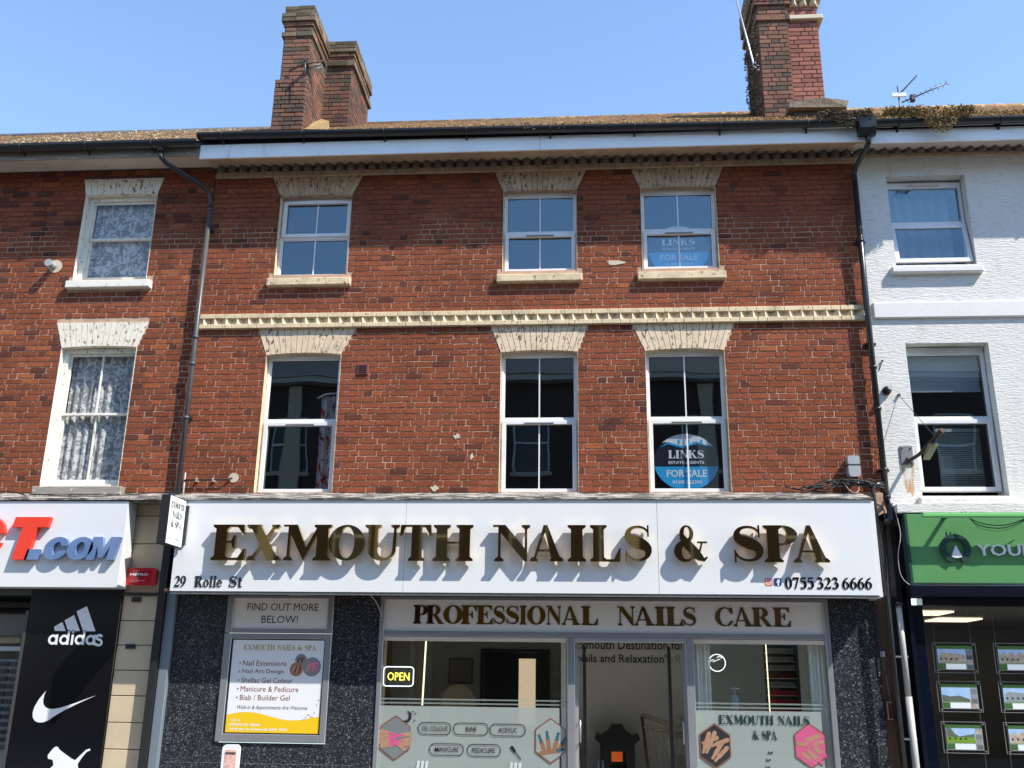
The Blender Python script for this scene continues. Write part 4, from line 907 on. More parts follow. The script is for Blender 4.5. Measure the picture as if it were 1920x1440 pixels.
# framing: x0,x1,z0,z1
def fr(*bars, m='alu', name='frame', y=-.05):
    for (a, b, c, d) in bars: G().bbox(a, b, y, .06, c, d, .005).build(name, m, S)
fr((-2.50,-2.445,0,2.56), (2.845,2.905,0,2.56), (-2.445,2.845,2.085,2.145), (-2.445,2.845,2.515,2.56), (-.205,-.115,0,2.085), (1.20,1.295,0,2.085))
G().rect(-2.445, 2.845, 2.145, 2.515, -.02).build('transom_panel', 'white2', S)
G().bbox(-2.44, -.21, -.03, .03, 2.03, 2.08, .004).build('head_strip', 'soffitw', S); G().bbox(1.30, 2.84, -.03, .03, 2.03, 2.08, .004).build('head_strip', 'soffitw', S)
G().bbox(-2.44, -.21, -.04, .06, 0, .10).build('stall_rail', 'alu', S); G().bbox(1.30, 2.84, -.04, .06, 0, .10).build('stall_rail', 'alu', S)
G().rect(-2.445, -.205, .1, 2.03, .0).build('window_pane', 'shopglass', S); G().rect(1.295, 2.845, .1, 2.03, .0).build('window_pane', 'shopglass', S)
for (a, b, gap) in ((-2.445,-.30,0),(1.295,2.74,0)):
    G().rect(a, b, .1, 1.275, .012).build('frosted_film', 'film', S)
    for z in (1.30, 1.345): G().rect(a, b+.1, z, z+.018, .012).build('frosted_stripe', 'filmline', S)
# door frame and opened leaves
fr((-.113,1.198,2.035,2.083), m='alubright', name='door_head')
for (x, s) in ((-.10, 1), (1.185, -1)):
    D = G().box(x-.012, x+.028*1, .06, .10, 0, 2.03).build('door_leaf', 'alubright', S)
    ex = x+s*.10
    G().quad((x,.10,.1),(ex,.95,.1),(ex,.95,2.0),(x,.10,2.0)).build('door_pane', 'shopglass', D)
    G().box(ex-.02, ex+.02, .93, .98, 0, 2.03).box(x-.01, x+.02, .10, .12, 1.96, 2.03).build('door_stile', 'darkframe', D)
    for dx in (-.035, .045):
        G().tube([(x+dx,.05,1.14),(x+dx,.0,1.14),(x+dx,.0,.90),(x+dx,.05,.90)], .010, 8).build('pull_handle', 'alubright', D)
# salon sign lettering on transom
LT = thing('transom_lettering', 'gold PROFESSIONAL NAILS CARE lettering on the white transom above the salon door', 'lettering', (0, -.03, 2.23))
for ch, a, b in [('P',-2.09,-1.91),('R',-1.93,-1.71),('O',-1.72,-1.48),('F',-1.50,-1.305),('E',-1.31,-1.11),('S',-1.10,-.96),('S',-.945,-.79),('I',-.78,-.70),('O',-.69,-.465),('N',-.46,-.28),('A',-.27,-.05),('L',-.03,.17),
                 ('N',.40,.61),('A',.60,.845),('I',.855,.975),('L',.985,1.19),('S',1.195,1.345),('C',1.57,1.785),('A',1.785,2.015),('R',2.01,2.25),('E',2.26,2.465)]:
    letter(ch, a, b, 2.232, 2.455, -.028, -.0205, 'goldflat', LT)
# ---- interior of the salon
R = thing('salon_interior', 'pale painted rooms of the nail salon behind its glass front', 'shop interior', (0, 2, 0))
g = G(); g.quad((-2.6,.1,2.5),(3.0,.1,2.5),(3.0,5.5,2.5),(-2.6,5.5,2.5)); g.build('ceiling', 'salonwall', R)
G().quad((-2.6,.06,.012),(3.0,.06,.012),(3.0,5.5,.012),(-2.6,5.5,.012)).build('floor', 'salonfloor', R)
wall_holes(-2.6, -.28, 0, 2.5, 4.2, 4.35, [(-1.62,-.62,0,2.05)]).build('back_wall', 'salonwall', R)
G().box(-.30, 1.75, 2.3, 2.4, 0, 2.5).build('middle_wall', 'salonwall', R)
G().box(1.75, 3.0, 3.5, 3.6, 0, 2.5).build('right_wall', 'salonwall', R)
G().box(-2.75, -2.6, .1, 5.5, 0, 2.5).build('side_wall', 'salonwall', R); G().box(2.98, 3.1, .1, 5.5, 0, 2.5).build('side_wall', 'salonwall', R)
G().box(-.30, -.24, .9, 4.2, 0, 2.5).build('partition', 'salonwall', R)
G().box(-2.6, 0, 5.3, 5.35, 0, 2.5).build('far_door_wall', 'blackmetal', R)
G().box(-1.68, -1.62, 4.15, 4.36, 0, 2.1).box(-.62, -.56, 4.15, 4.36, 0, 2.1).box(-1.62, -.62, 4.15, 4.36, 2.05, 2.1).build('door_lining', 'darkframe', R)
G().rect(-1.13, -.84, .9, 1.98, 5.28).build('yard_window', 'courtyard', R)
sans("Exmouth Destination for", -.12, 1.42, 2.04, 2.17, 2.29, 'darkprint', R, 'wall_lettering', bold=.01); sans("Nails and Relaxation\"", -.12, 1.18, 1.86, 1.98, 2.29, 'darkprint', R, 'wall_lettering', bold=.01)
# LED mirror and wooden frame on the left
t = thing('led_strip', 'upright glowing yellow-white light strip behind the left salon window', 'light', (-2.05, .8, 0)); G().tube([(-2.07,.8,1.27),(-2.05,.8,2.16)], .011, 6).build('tube', 'led', t)
t = thing('wooden_frame', 'tall brown wooden frame standing behind the left salon window beside the light strip', 'frame', (-2.4, 1.1, 0))
G().box(-2.62,-2.54,1.0,1.06,0,2.3).box(-2.20,-2.12,1.0,1.06,0,2.3).box(-2.54,-2.20,1.0,1.06,2.18,2.3).build('frame', 'wood', t); G().rect(-2.54,-2.20,0,2.18,1.05).build('mirror_panel', 'room', t)
for (x, y, k) in ((-1.75, 1.9, 0), (-1.98, 2.6, 1)):
    t = thing('salon_chair', ['beige rounded salon chair nearest the left window', 'beige rounded salon chair further back in the left room'][k], 'chair', (x, y, 0), 'salon chairs in the left room')
    q = G(); pts = []
    for i in range(9):
        a = math.pi*(i/8); pts.append((x-.26*math.cos(a), y+.05*math.sin(a), 1.22+.32*math.sin(a)*(1 if k == 0 else .8)))
    q.prism([(p[0], p[2]) for p in pts]+[(x+.26,.7),(x-.26,.7)], y, y+.12); q.build('backrest', 'cushion', t)
    G().bbox(x-.28, x+.28, y-.5, y, .55, .70, .03).build('seat', 'cushion', t); G().tube([(x,y-.25,0),(x,y-.25,.55)], .04, 8).build('pedestal', 'alubright', t)
# black carved altar with orange lamp
t = thing('altar', 'black carved altar with a red-orange glow, seen through the open salon door', 'altar', (.35, 2.1, 0))
xa, xb = .17, .66
cx = .43; DZ = -.19
roofp = [(cx+(x-cx)*.82, z+DZ) for x, z in [(cx-.37,1.05),(cx-.34,1.12),(cx-.26,1.10),(cx-.14,1.16),(cx-.08,1.24),(cx+.08,1.24),(cx+.14,1.16),(cx+.26,1.10),(cx+.34,1.12),(cx+.37,1.05),(cx+.30,1.0),(cx-.30,1.0)]]
G().prism(roofp, 1.72, 2.15).build('roof', 'blackcarve', t)
G().box(cx-.23, cx-.12, 1.76, 2.15, .3, .81).box(cx+.12, cx+.23, 1.76, 2.15, .3, .81).box(cx-.12, cx+.12, 2.05, 2.15, .3, .81).box(cx-.12, cx+.12, 1.76, 2.1, .70, .81).box(cx-.28, cx+.28, 1.68, 2.15, .2, .3).build('case', 'blackcarve', t)
G().rect(cx-.075, cx+.075, .56, .69, 2.04).build('glowing_panel', 'glow', t)
for k in range(6): G().box(cx-.07+k*.026, cx-.064+k*.026, 2.02, 2.03, .57, .685).build('screen_bar', 'blackcarve', t)
for k, xx in enumerate((cx-.26, cx-.20)): tag(G().tube([(xx,1.6,.30),(xx,1.6,.42),(xx,1.6,.60)], [.03,.018,.012], 8).build('candlestick', 'alubright', None), ['left of two slim pale candlesticks before the black altar', 'right of two slim pale candlesticks before the black altar'][k], 'candlestick', 'candlesticks at the altar')
q = G(); rnd = random.Random(1)
for i in range(5):
    z = .45+.16*math.sin(i/4*math.pi/2); 
q.tube([(cx+.03,1.6,.30),(cx+.03,1.6,.36),(cx+.03,1.6,.43),(cx+.03,1.6,.47)], [.09,.12,.09,.02], 12); tag(q.build('offering_bowl', 'goldprint', None), 'rounded yellow offering in front of the black altar', 'offering')
t = thing('wall_picture', 'pale framed picture on the salon back wall, left of the dark doorway', 'picture', (-1.95, 4.18, 1.5)); G().bbox(-2.2,-1.8,4.17,4.195,1.55,1.95,.006).build('frame', 'greyprint', t); G().rect(-2.17,-1.83,1.58,1.92,4.165).build('print', 'cushion', t)
t = thing('wall_certificates', 'group of pale framed certificates right of the dark doorway in the left salon room', 'certificates', (-.4, 4.18, 1.4))
for i in range(2):
    for j in range(3): G().bbox(-.52+i*.12,-.42+i*.12,4.17,4.195,1.15+j*.3,1.38+j*.3,.005).build('certificate', 'whiteprint', t)
t = thing('black_cabinet', 'black cabinet with a dark screen behind the beige salon chairs', 'cabinet', (-1.9, 3.6, 0)); G().bbox(-2.3,-1.7,3.3,3.8,0,1.15,.01).build('case', 'blackcarve', t); G().bbox(-2.15,-1.8,3.4,3.45,1.2,1.42,.008).build('screen', 'blackcarve', t); G().box(-2.0,-1.95,3.4,3.45,1.15,1.2).build('stand', 'blackcarve', t)
# cane chairs
def cane_chair(x, y, label):
    t = thing('cane_chair', label, 'chair', (x, y, 0))
    G().tube([(x-.42,y+.1,1.17),(x-.36,y,.5),(x-.3,y,0)], .022, 8).build('leg', 'wood', t); G().tube([(x+.2,y+.1,1.0),(x+.24,y,.5),(x+.25,y,0)], .022, 8).build('leg', 'wood', t)
    G().tube([(x-.42,y+.1,1.18),(x-.1,y+.02,1.08),(x+.26,y-.1,1.02)], .028, 8).build('top_rail', 'palewood', t); G().tube([(x-.40,y,1.04),(x+.3,y-.05,.92)], .024, 8).build('arm_rail', 'palewood', t)
    for k in range(10): xx = x-.36+k*.065; G().tube([(xx,y,1.03-k*.012),(xx+.10,y,.35)], .006, 5).build('cane', 'palewood', t)
    G().bbox(x-.1, x+.28, y-.02, y+.1, .68, .92, .02).build('cushion', 'cushion', t); G().bbox(x-.25, x+.3, y-.3, y+.2, .38, .45, .02).build('seat', 'cushion', t)
cane_chair(1.17, 1.4, 'wooden cane-sided chair with a beige cushion just inside the right side of the salon door')
# display rack
t = thing('display_rack', 'tall rack of nail colours edged by lights behind the right salon window', 'display rack', (2.5, .9, 0))
G().box(2.33, 2.70, 1.2, 1.24, .9, 2.12).build('back', 'room', t); G().box(2.70, 2.72, .95, 1.24, .9, 2.12).build('side', 'darkframe', t)
for k in range(9):
    z = 2.08-k*.105; sh = G().box(2.34, 2.70, 1.02, 1.2, z-.010, z).build('shelf', 'alubright', t)
    q = G()
    for j in range(14): q.box(2.35+j*.025, 2.368+j*.025, 1.08, 1.12, z, z+.055)
    o = q.build('polish_bottles', 'redprint' if k > 5 else ('maroon' if k in (0, 4) else 'greybox'), sh, kind='stuff')
G().tube([(2.325,.96,1.2),(2.325,.96,2.08),(2.36,.96,2.115),(2.62,.96,2.12)], .007, 6).build('light_edge', 'led', t)
tag(curtain(None, 1.31, 1.50, .1, 2.05, .10, 'sheer', 4, .02, 'sheer_curtain'), 'pale sheer curtain at the left end of the right salon window', 'curtain', 'sheer curtains of the right salon window')
tag(curtain(None, 2.66, 2.83, .1, 2.05, .10, 'sheer', 4, .02, 'sheer_curtain'), 'pale sheer curtain at the right end of the right salon window', 'curtain', 'sheer curtains of the right salon window')
t = thing('pump_bottle', 'clear pump bottle behind the frosted stripes of the right salon window', 'bottle', (1.80, .3, 1.3)); G().tube([(1.80,.3,1.22),(1.80,.3,1.42),(1.80,.3,1.46)], [.045,.045,.015], 10).build('bottle', 'netplain', t); G().tube([(1.80,.3,1.46),(1.80,.3,1.53)], .01, 6).tube([(1.77,.3,1.53),(1.86,.3,1.52)], .008, 6).build('pump', 'alubright', t)
# neon signs on the glass
t = thing('neon_sign', 'OPEN neon sign in yellow with a white rounded border in the left salon window', 'sign', (-2.28, .1, 1.5))
def rrect(x0, x1, z0, z1, r, n=4):
    p = []
    for cx_, cz_, a in ((x1-r,z1-r,0),(x0+r,z1-r,90),(x0+r,z0+r,180),(x1-r,z0+r,270)):
        p += [(cx_+r*math.cos(math.radians(a+90*i/n)), cz_+r*math.sin(math.radians(a+90*i/n))) for i in range(n+1)]
    return p
p = rrect(-2.45,-2.08,1.50,1.725,.04); q = G(); q.tube([(x,.1,z) for x,z in p+[p[0],p[1]]], .007, 6); q.build('border', 'neon_w', t)
sans("OPEN", -2.40, -2.13, 1.565, 1.66, .1, 'neon_y', t, 'lettering', ext=.01); G().rect(-2.44,-2.09,1.51,1.715,.115).build('backing', 'acrylic', t)
t = thing('neon_sign', 'white neon ring with an eyelash line drawing in the right salon window', 'sign', (1.6, .1, 1.8))
cxx, czz, rr = 1.585, 1.815, .098
q = G(); q.tube([(cxx+rr*math.cos(a*math.pi/12), .1, czz+rr*math.sin(a*math.pi/12)) for a in range(25)], .0055, 6); q.build('ring', 'neon_w', t)
q = G(); q.tube([(cxx-.05,.1,czz+.01),(cxx+.04,.1,czz+.045)], .003, 5); q.tube([(cxx-.085,.1,czz+.01),(cxx-.06,.1,czz+.035),(cxx-.03,.1,czz+.03)], .0035, 5); q.tube([(cxx+.0,.1,czz+.06),(cxx+.03,.1,czz+.075),(cxx+.06,.1,czz+.055)], .0035, 5); q.build('face_lines', 'neon_w', t)

# ---- decals on the film
def decal_word(s, x0, x1, z0, z1, parent, m='black', bold=.006): return sans(s, x0, x1, z0, z1, .004, m, parent, 'lettering', bold=bold)
D = thing('window_decals', 'outlined service names and moon drawn on the frosted left salon window', 'decal', (-1.3, 0, .7))
for (s, x0, x1, z0, z1, a, b) in (("GEL COLOUR",-1.985,-1.585,.955,1.095,-1.94,-1.625),("BIAB",-1.56,-1.14,.955,1.095,-1.41,-1.285),("ACRYLIC",-1.125,-.70,.95,1.09,-1.02,-.80),("MANICURE",-1.84,-1.43,.725,.86,-1.77,-1.49),("PEDICURE",-1.39,-.99,.72,.86,-1.33,-1.06)):
    shape([('+', rrect(x0,x1,z0,z1,.065,6)),('-', rrect(x0+.009,x1-.009,z0+.009,z1-.009,.056,6))], 'black', D, 'outline', .004)
    decal_word(s, a, b, (z0+z1)/2-.028, (z0+z1)/2+.028, D)
shape([('+', ell(-2.13,1.155,.065,.065)),('-', ell(-2.155,1.165,.058,.058))], 'black', D, 'moon', .004)
for (x, z) in ((-2.055,1.21),(-2.02,1.19),(-2.03,1.11)): shape([('+', [(x,z+.018),(x+.004,z+.004),(x+.016,z),(x+.004,z-.004),(x,z-.018),(x-.004,z-.004),(x-.016,z),(x-.004,z+.004)])], 'black', D, 'star', .004)
shape([('+', capsule(-.86,.83,-.83,.79,.035)),('+', capsule(-.83,.79,-.755,.70,.012))], 'black', D, 'polish_brush', .004)
for (cx_, cz_) in ((-1.92,.62),(-.82,.62)):
    for k in range(3): shape([('+', capsule(cx_-.05+k*.05,cz_-.04,cx_-.04+k*.05,cz_+.03,.035))], 'whiteprint', D, 'powder_puff', .004)
def fingers(parent, cx_, cz_, r, bgm, skin, nail, seed, ang, y):
    rnd = random.Random(seed)
    hexo = [(cx_+r*1.0*math.sin(math.radians(60*k))*.93, cz_+r*1.13*math.cos(math.radians(60*k))) for k in range(6)]
    hexi = [(cx_+(x-cx_)*.93, cz_+(z-cz_)*.93) for x, z in hexo]
    shape([('+', hexo),('-', hexi)], 'goldedge', parent, 'border', y); shape([('+', hexi)], bgm, parent, 'photo_ground', y-.0005)
    for i, a in enumerate(ang):
        (ox, oz, d, L) = a; dx, dz = math.cos(math.radians(d)), math.sin(math.radians(d))
        x0, z0 = cx_+ox*r, cz_+oz*r; x1, z1 = x0+dx*L*r, z0+dz*L*r
        shape([('+', capsule(x0,z0,x1,z1,r*.22))], skin, parent, 'finger', y-.001-.0003*i)
        shape([('+', capsule(x1-dx*r*.02,z1-dz*r*.02,x1+dx*r*.28,z1+dz*r*.28,r*.15))], nail, parent, 'nail', y-.0012-.0003*i)
t = thing('hexagon_decal', 'hexagonal photo of two hands with pink nails on the frosted glass, below the OPEN sign', 'decal', (-2.25, 0, .9), 'hexagon nail photos')
fingers(t, -2.255, .915, .225, 'greyprint', 'skin', 'pink', 1, [(-.8,.3,-10,.5),(-.85,.05,-5,.55),(-.8,-.2,0,.55),(-.7,-.42,8,.5),(.75,.2,190,.45),(.8,-.05,195,.5),(.75,-.3,180,.5),(.5,-.55,140,.4)], .004)
t = thing('hexagon_decal', 'hexagonal photo of a hand with long teal pointed nails, left of the salon door', 'decal', (-.4, 0, .9), 'hexagon nail photos')
fingers(t, -.405, .91, .225, 'film', 'skin2', 'teal', 2, [(-.35,-.45,110,.45),(-.08,-.40,98,.55),(.2,-.4,75,.5),(.4,-.5,60,.45),(-.5,-.62,10,.9)], .004)
t = thing('hexagon_decal', 'hexagonal photo of several hands with short pale nails, right of the salon door', 'decal', (1.5, 0, .9), 'hexagon nail photos')
fingers(t, 1.505, .885, .22, 'darkprint', 'skin', 'skin', 3, [(-.3,.6,250,.7),(.0,.65,245,.8),(.1,.4,200,.5),(.4,.2,235,.7),(.6,-.1,225,.6),(.65,.3,200,.6)], .004)
t = thing('hexagon_decal', 'hexagonal photo of hands with long pink nails, beside the right granite panel', 'decal', (2.6, 0, .9), 'hexagon nail photos')
fingers(t, 2.59, .905, .22, 'pink', 'skin', 'pink', 4, [(.5,.5,200,.8),(.6,.2,205,.7),(.2,-.1,-35,.5),(-.1,-.3,-40,.6),(-.4,-.4,-40,.5),(-.6,.1,-10,.5)], .004)
t = thing('film_lettering', 'EXMOUTH NAILS SPA lettering on the frosted right salon window', 'lettering', (2.0, 0, 1.0))
serif_word("EXMOUTH NAILS", 1.56, 2.60, 1.125, 1.225, .004, None, 'greendark', t); serif_word("& SPA", 1.94, 2.22, .96, 1.06, .004, None, 'greendark', t)
for k, (x, z) in enumerate(((2.13,.82),(2.10,.74),(2.09,.66))): shape([('+', [(x,z),(x-.025,z+.02),(x-.02,z-.015),(x,z-.005),(x+.025,z-.012),(x+.028,z+.018)])], 'black', t, 'butterfly', .004)

# ================================================================== MAIN SIGN
G_ = thing('fascia_sign', 'long glossy white sign reading EXMOUTH NAILS & SPA in raised gold letters', 'sign', (-.85, -.5, 2.56))
for (a, b) in ((-5.00,-2.152),(-2.148,.878),(.882,3.385)):
    G().bbox(a, b, -.500, -.475, 2.565, 3.675, .001).build('panel', 'white', G_)
G().box(-4.99, 3.38, -.474, -.05, 2.60, 3.66).build('box_body', 'opbrown', G_)
G().bbox(3.386, 3.43, -.49, -.05, 2.545, 3.66, .004).build('end_trim', 'upvc', G_); G().bbox(-5.0, 3.40, -.49, -.45, 2.53, 2.564, .004).build('bottom_trim', 'zinc', G_)
G().bbox(-5.0, 3.42, -.505, -.44, 3.676, 3.694, .003).build('top_trim', 'blackmetal', G_)
for ch, a, b in [('E',-4.50,-4.08),('X',-4.08,-3.635),('M',-3.625,-3.03),('O',-3.06,-2.62),('U',-2.62,-2.20),('T',-2.195,-1.81),('H',-1.79,-1.31),('N',-1.075,-.63),('A',-.63,-.235),('I',-.185,.03),('L',.08,.44),('S',.485,.80),('&',1.06,1.45),('S',1.75,2.09),('P',2.10,2.49),('A',2.43,2.84)]:
    letter(ch, a, b, 2.925, 3.355, -.60, -.535, 'gold', G_, 'letter')
serif_word("29", -4.95, -4.81, 2.615, 2.745, -.508, -.5005, 'black', G_); serif_word("Rolle", -4.70, -4.36, 2.615, 2.745, -.508, -.5005, 'black', G_); serif_word("St", -4.27, -4.11, 2.615, 2.745, -.508, -.5005, 'black', G_)
serif_word("0755", 2.33, 2.66, 2.635, 2.765, -.508, -.5005, 'goldflat', G_); serif_word("323", 2.69, 2.94, 2.635, 2.765, -.508, -.5005, 'goldflat', G_); serif_word("6666", 2.98, 3.315, 2.635, 2.765, -.508, -.5005, 'goldflat', G_)
M['camerapink'] = mat('camera_icon_print', (.62,.07,.16), .4, col2=(.75,.30,.05), vscale=9)
M['pinkphoto'] = mat('pink_photo_print', (.60,.22,.16), .5, col2=(.75,.55,.48), vscale=25)
M['facebl'] = mat('dark_blue_icon', (.015,.04,.18), .4)
shape([('+', rrect(2.10,2.19,2.665,2.755,.02))], 'camerapink', G_, 'camera_icon', -.503); shape([('+', rrect(2.115,2.175,2.68,2.74,.015)),('-', rrect(2.122,2.168,2.687,2.733,.01)),('+', ell(2.145,2.71,.015,.015,n=12)),('-', ell(2.145,2.71,.009,.009,n=12))], 'whiteprint', G_, 'camera_icon_lines', -.504)
shape([('+', rrect(2.203,2.29,2.665,2.755,.02))], 'facebl', G_, 'f_icon', -.503); shape([('+', rc(2.245,2.668,2.26,2.72)),('+', rc(2.232,2.702,2.272,2.714)),('+', rc(2.245,2.72,2.275,2.738))], 'whiteprint', G_, 'f_icon_letter', -.504)
# faint flex on top of sign
def cable(label, pts, r, m='cable', group='cables along the ledge'):
    out = []
    P_ = [Vector(p) for p in pts]
    for i in range(len(P_)-1):
        p0 = P_[max(i-1,0)]; p1 = P_[i]; p2 = P_[i+1]; p3 = P_[min(i+2,len(P_)-1)]
        for k in range(4):
            t = k/4; out.append(.5*((2*p1)+(-p0+p2)*t+(2*p0-5*p1+4*p2-p3)*t*t+(-p0+3*p1-3*p2+p3)*t**3))
    out.append(P_[-1]); g = G(); g.tube(out, r, 5); return tag(g.build('cable', m, None), label, 'cable', group)

# projecting sign
t = thing('projecting_sign', 'small black-edged box sign jutting from the wall, reading EXMOUTH NAILS & SPA', 'sign', (-4.95, -.7, 3.07))
def tp(u, v, off=0): # u 0..1 outwards-> inner, v 0..1 up
    return (-4.925+off+.02*u, -.97+.44*u, 3.075+.585*v)
a = [tp(0,0),tp(1,0),tp(1,1),tp(0,1)]; b = [(x-.105,y,z) for x,y,z in a]
G().add(a+b, [(0,1,2,3),(4,7,6,5),(0,4,5,1),(1,5,6,2),(2,6,7,3),(3,7,4,0)]).build('box', 'blackmetal', t)
G().quad(tp(.02,.015,.003),tp(.98,.015,.003),tp(.98,.985,.003),tp(.02,.985,.003)).build('face', 'whiteprint', t)
G().quad(tp(.06,.20,.005),tp(.94,.20,.005),tp(.94,.206,.005),tp(.06,.206,.005)).add([tp(.06,.95,.005),tp(.94,.95,.005),tp(.94,.956,.005),tp(.06,.956,.005)],[(0,1,2,3)]).build('rule', 'greyprint', t)
def sideword(s, u0, u1, v0, v1, m='darkprint', fn=serif_word):
    g = G(); o = serif_word(s, u0, u1, v0, v1, 0, None, m, t)
    me = o.data
    for v in me.vertices:
        w = v.co + org[t]; p = tp(w.x, w.z, .006); v.co = Vector(p)-org[t]
    return o
sideword("EXMOUTH", .10, .90, .76, .88); sideword("NAILS", .22, .80, .56, .70); sideword("& SPA", .2, .82, .36, .50); sideword("0755 3236666", .14, .86, .12, .16, 'greyprint')
G().box(-4.95, -4.87, -.53, -.49, 3.12, 3.60).build('wall_plate', 'blackmetal', t)

# poster case
t = thing('poster_case', 'aluminium poster case listing nail services on the salon granite, under the FIND OUT MORE panel', 'poster', (-3.75, -.05, .84))
G().bbox(-4.43, -4.34, -.055, .02, .84, 2.10, .006).bbox(-3.16, -3.085, -.055, .02, .84, 2.10, .006).bbox(-4.34, -3.16, -.055, .02, 2.035, 2.10, .006).bbox(-4.34, -3.16, -.055, .02, .84, .93, .006).build('frame', 'alu', t)
G().rect(-4.34, -3.16, .93, 2.035, -.034).build('backing', 'blackmetal', t); G().rect(-4.315, -3.175, .945, 2.02, -.036).build('poster', 'whiteprint', t)
wave = [(-4.315,.945),(-3.175,.945),(-3.175,1.135)]+[(-3.175-1.14*k/14, 1.135+.045*math.sin(k/14*6.3+2.9)-.0+.06*k/14*0) for k in range(1,15)]
shape([('+', wave)], 'poster_y', t, 'yellow_wave', -.0368)
serif_word("EXMOUTH NAILS & SPA", -4.18, -3.27, 1.90, 1.965, -.0375, None, 'goldprint', t)
for s, z, w in (("Nail Extensions",1.715,.60),("Nail Art Design",1.615,.57),("Shellac Gel Colour",1.515,.70),("Manicure & Pedicure",1.415,.79),("Biab / Builder Gel",1.315,.68)):
    x = -4.17; w *= .905; sans(s, x, x+w, z-.0, z+.062, -.0375, 'maroon', t); sans("+", x-.05, x-.022, z+.018, z+.045, -.0375, 'darkprint', t)
sans("Walk-in & Appointments Are Welcome", -4.19, -3.33, 1.20, 1.255, -.0375, 'darkprint', t, shear=.4)
sans("Call us", -4.26, -4.14, 1.075, 1.10, -.0375, 'whiteprint', t, bold=.02); sans("07553 23 6666", -4.27, -3.89, 1.02, 1.05, -.0375, 'whiteprint', t, bold=.03); sans("29 Rolle St, Exmouth EX8 1NH", -4.27, -3.56, .965, .998, -.0375, 'whiteprint', t, bold=.03)
for k, (cx_, cz_, r, bgm, s1, s2) in enumerate(((-3.45,1.79,.072,'greyprint','darkprint','skin2'),(-3.50,1.68,.082,'skin2','skin','maroon'),(-3.31,1.71,.112,'greyprint','skin','pink'))):
    shape([('+', ell(cx_,cz_,r,r,n=24))], bgm, t, 'round_photo', -.0376-k*.0004)
    for j in range(4): shape([('+', capsule(cx_-.6*r+j*.35*r, cz_-.4*r, cx_-.2*r+j*.25*r, cz_+.4*r, r*.24))], s1 if j % 2 == 0 else s2, t, 'finger', -.0378-k*.0004)
for k in range(9): shape([('+', ell(-3.36+k*.02, 1.10+.028*k*(.6+.4*math.sin(k)), .008, .008, n=8))], 'camerapink' if k % 2 else 'greyprint', t, 'sprinkle', -.0377)
t = thing('panel_sign', 'white panel reading FIND OUT MORE BELOW! in dark letters above the poster case', 'sign', (-3.75, -.03, 2.1))
G().bbox(-4.43, -4.35, -.05, .02, 2.105, 2.56, .005).bbox(-3.16, -3.085, -.05, .02, 2.105, 2.56, .005).bbox(-4.35, -3.16, -.05, .02, 2.52, 2.56, .005).bbox(-4.35, -3.16, -.05, .02, 2.105, 2.155, .005).build('frame', 'alu', t)
G().rect(-4.35, -3.16, 2.155, 2.52, -.03).build('panel', 'white2', t)
sans("FIND OUT MORE", -4.18, -3.28, 2.375, 2.465, -.032, 'darkprint', t); sans("BELOW!", -3.99, -3.53, 2.225, 2.315, -.032, 'darkprint', t)
# small board at bottom edge
t = thing('pavement_sign', 'white rounded board with a pink photo, its top just showing below the poster case', 'sign', (-4.25, -.4, 0))
G().prism(rrect(-4.19,-3.98,.0,.83,.05), -.42, -.39).build('board', 'whiteprint', t); G().prism(rrect(-4.15,-4.02,.1,.77,.01), -.425, -.421).build('photo', 'pinkphoto', t); G().box(-4.145,-4.025,-.43,-.426,.73,.745).build('clip', 'darkprint', t)

# estate agent boards in windows
def agent_board(x0, x1, z0, z1, label, y=.15):
    t = thing('for_sale_board', label, 'sign', ((x0+x1)/2, y, z0), 'estate agent boards in the windows')
    cx_, r = (x0+x1)/2, (x1-x0)/2; cz_ = z1-.0-r*.86; H = z1-z0
    e = [(x,z) for x,z in ell(cx_, cz_, r, r*.90, n=40)]
    zc = z0+H*.40
    body = [('+', e), ('-', rc(x0-.1,z0-.6,x1+.1,z0))]
    shape(body, 'sign_dark', t, 'board', y)
    shape([('+', e),('-', rc(x0-.1,zc,x1+.1,z1+.1)),('-', rc(x0-.1,z0-.6,x1+.1,z0))], 'links', t, 'blue_base', y-.001)
    roofl = [(x0-.1,z1-H*.25),(cx_-.32*r*2,z1-H*.10-.02),(cx_-.0,z1-H*.22),(cx_+.25*r,z1-H*.13),(x1+.1,z1-H*.28),(x1+.1,z0-.8),(x0-.1,z0-.8)]
    shape([('+', e),('-', roofl)], 'whiteprint', t, 'white_cap', y-.001)
    shape([('+', [(x0+.08,z1-H*.235),(cx_-.55*r,z1-H*.13),(cx_-.1*r,z1-H*.21),(cx_+.35*r,z1-H*.12),(x1-.08,z1-H*.24),(cx_+.35*r,z1-H*.16),(cx_-.1*r,z1-H*.25),(cx_-.55*r,z1-H*.17)])], 'links', t, 'roof_line', y-.002)
    for k in (-.25,.05,.45): shape([('+', rc(cx_+k*r,z1-H*.17,cx_+k*r+.03,z1-H*.09))], 'links', t, 'chimney_mark', y-.0025)
    serif_word("LINKS", cx_-.55*r, cx_+.55*r, zc+H*.155, zc+H*.31, y-.003, None, 'whiteprint', t)
    sans("ESTATE AGENTS", cx_-.55*r, cx_+.55*r, zc+H*.05, zc+H*.105, y-.003, 'whiteprint', t, bold=.02)
    sans("FOR SALE", cx_-.62*r, cx_+.62*r, zc-H*.20, zc-H*.06, y-.003, 'whiteprint', t, bold=.02); sans("01395 222350", cx_-.45*r, cx_+.45*r, zc-H*.325, zc-H*.26, y-.003, 'whiteprint', t, bold=.02)
agent_board(.915, 1.735, 3.95, 4.64, 'LINKS FOR SALE board in the taller lower window above the ampersand')
agent_board(.93, 1.75, 6.98, 7.60, 'LINKS FOR SALE board in the short top window nearest the white building')

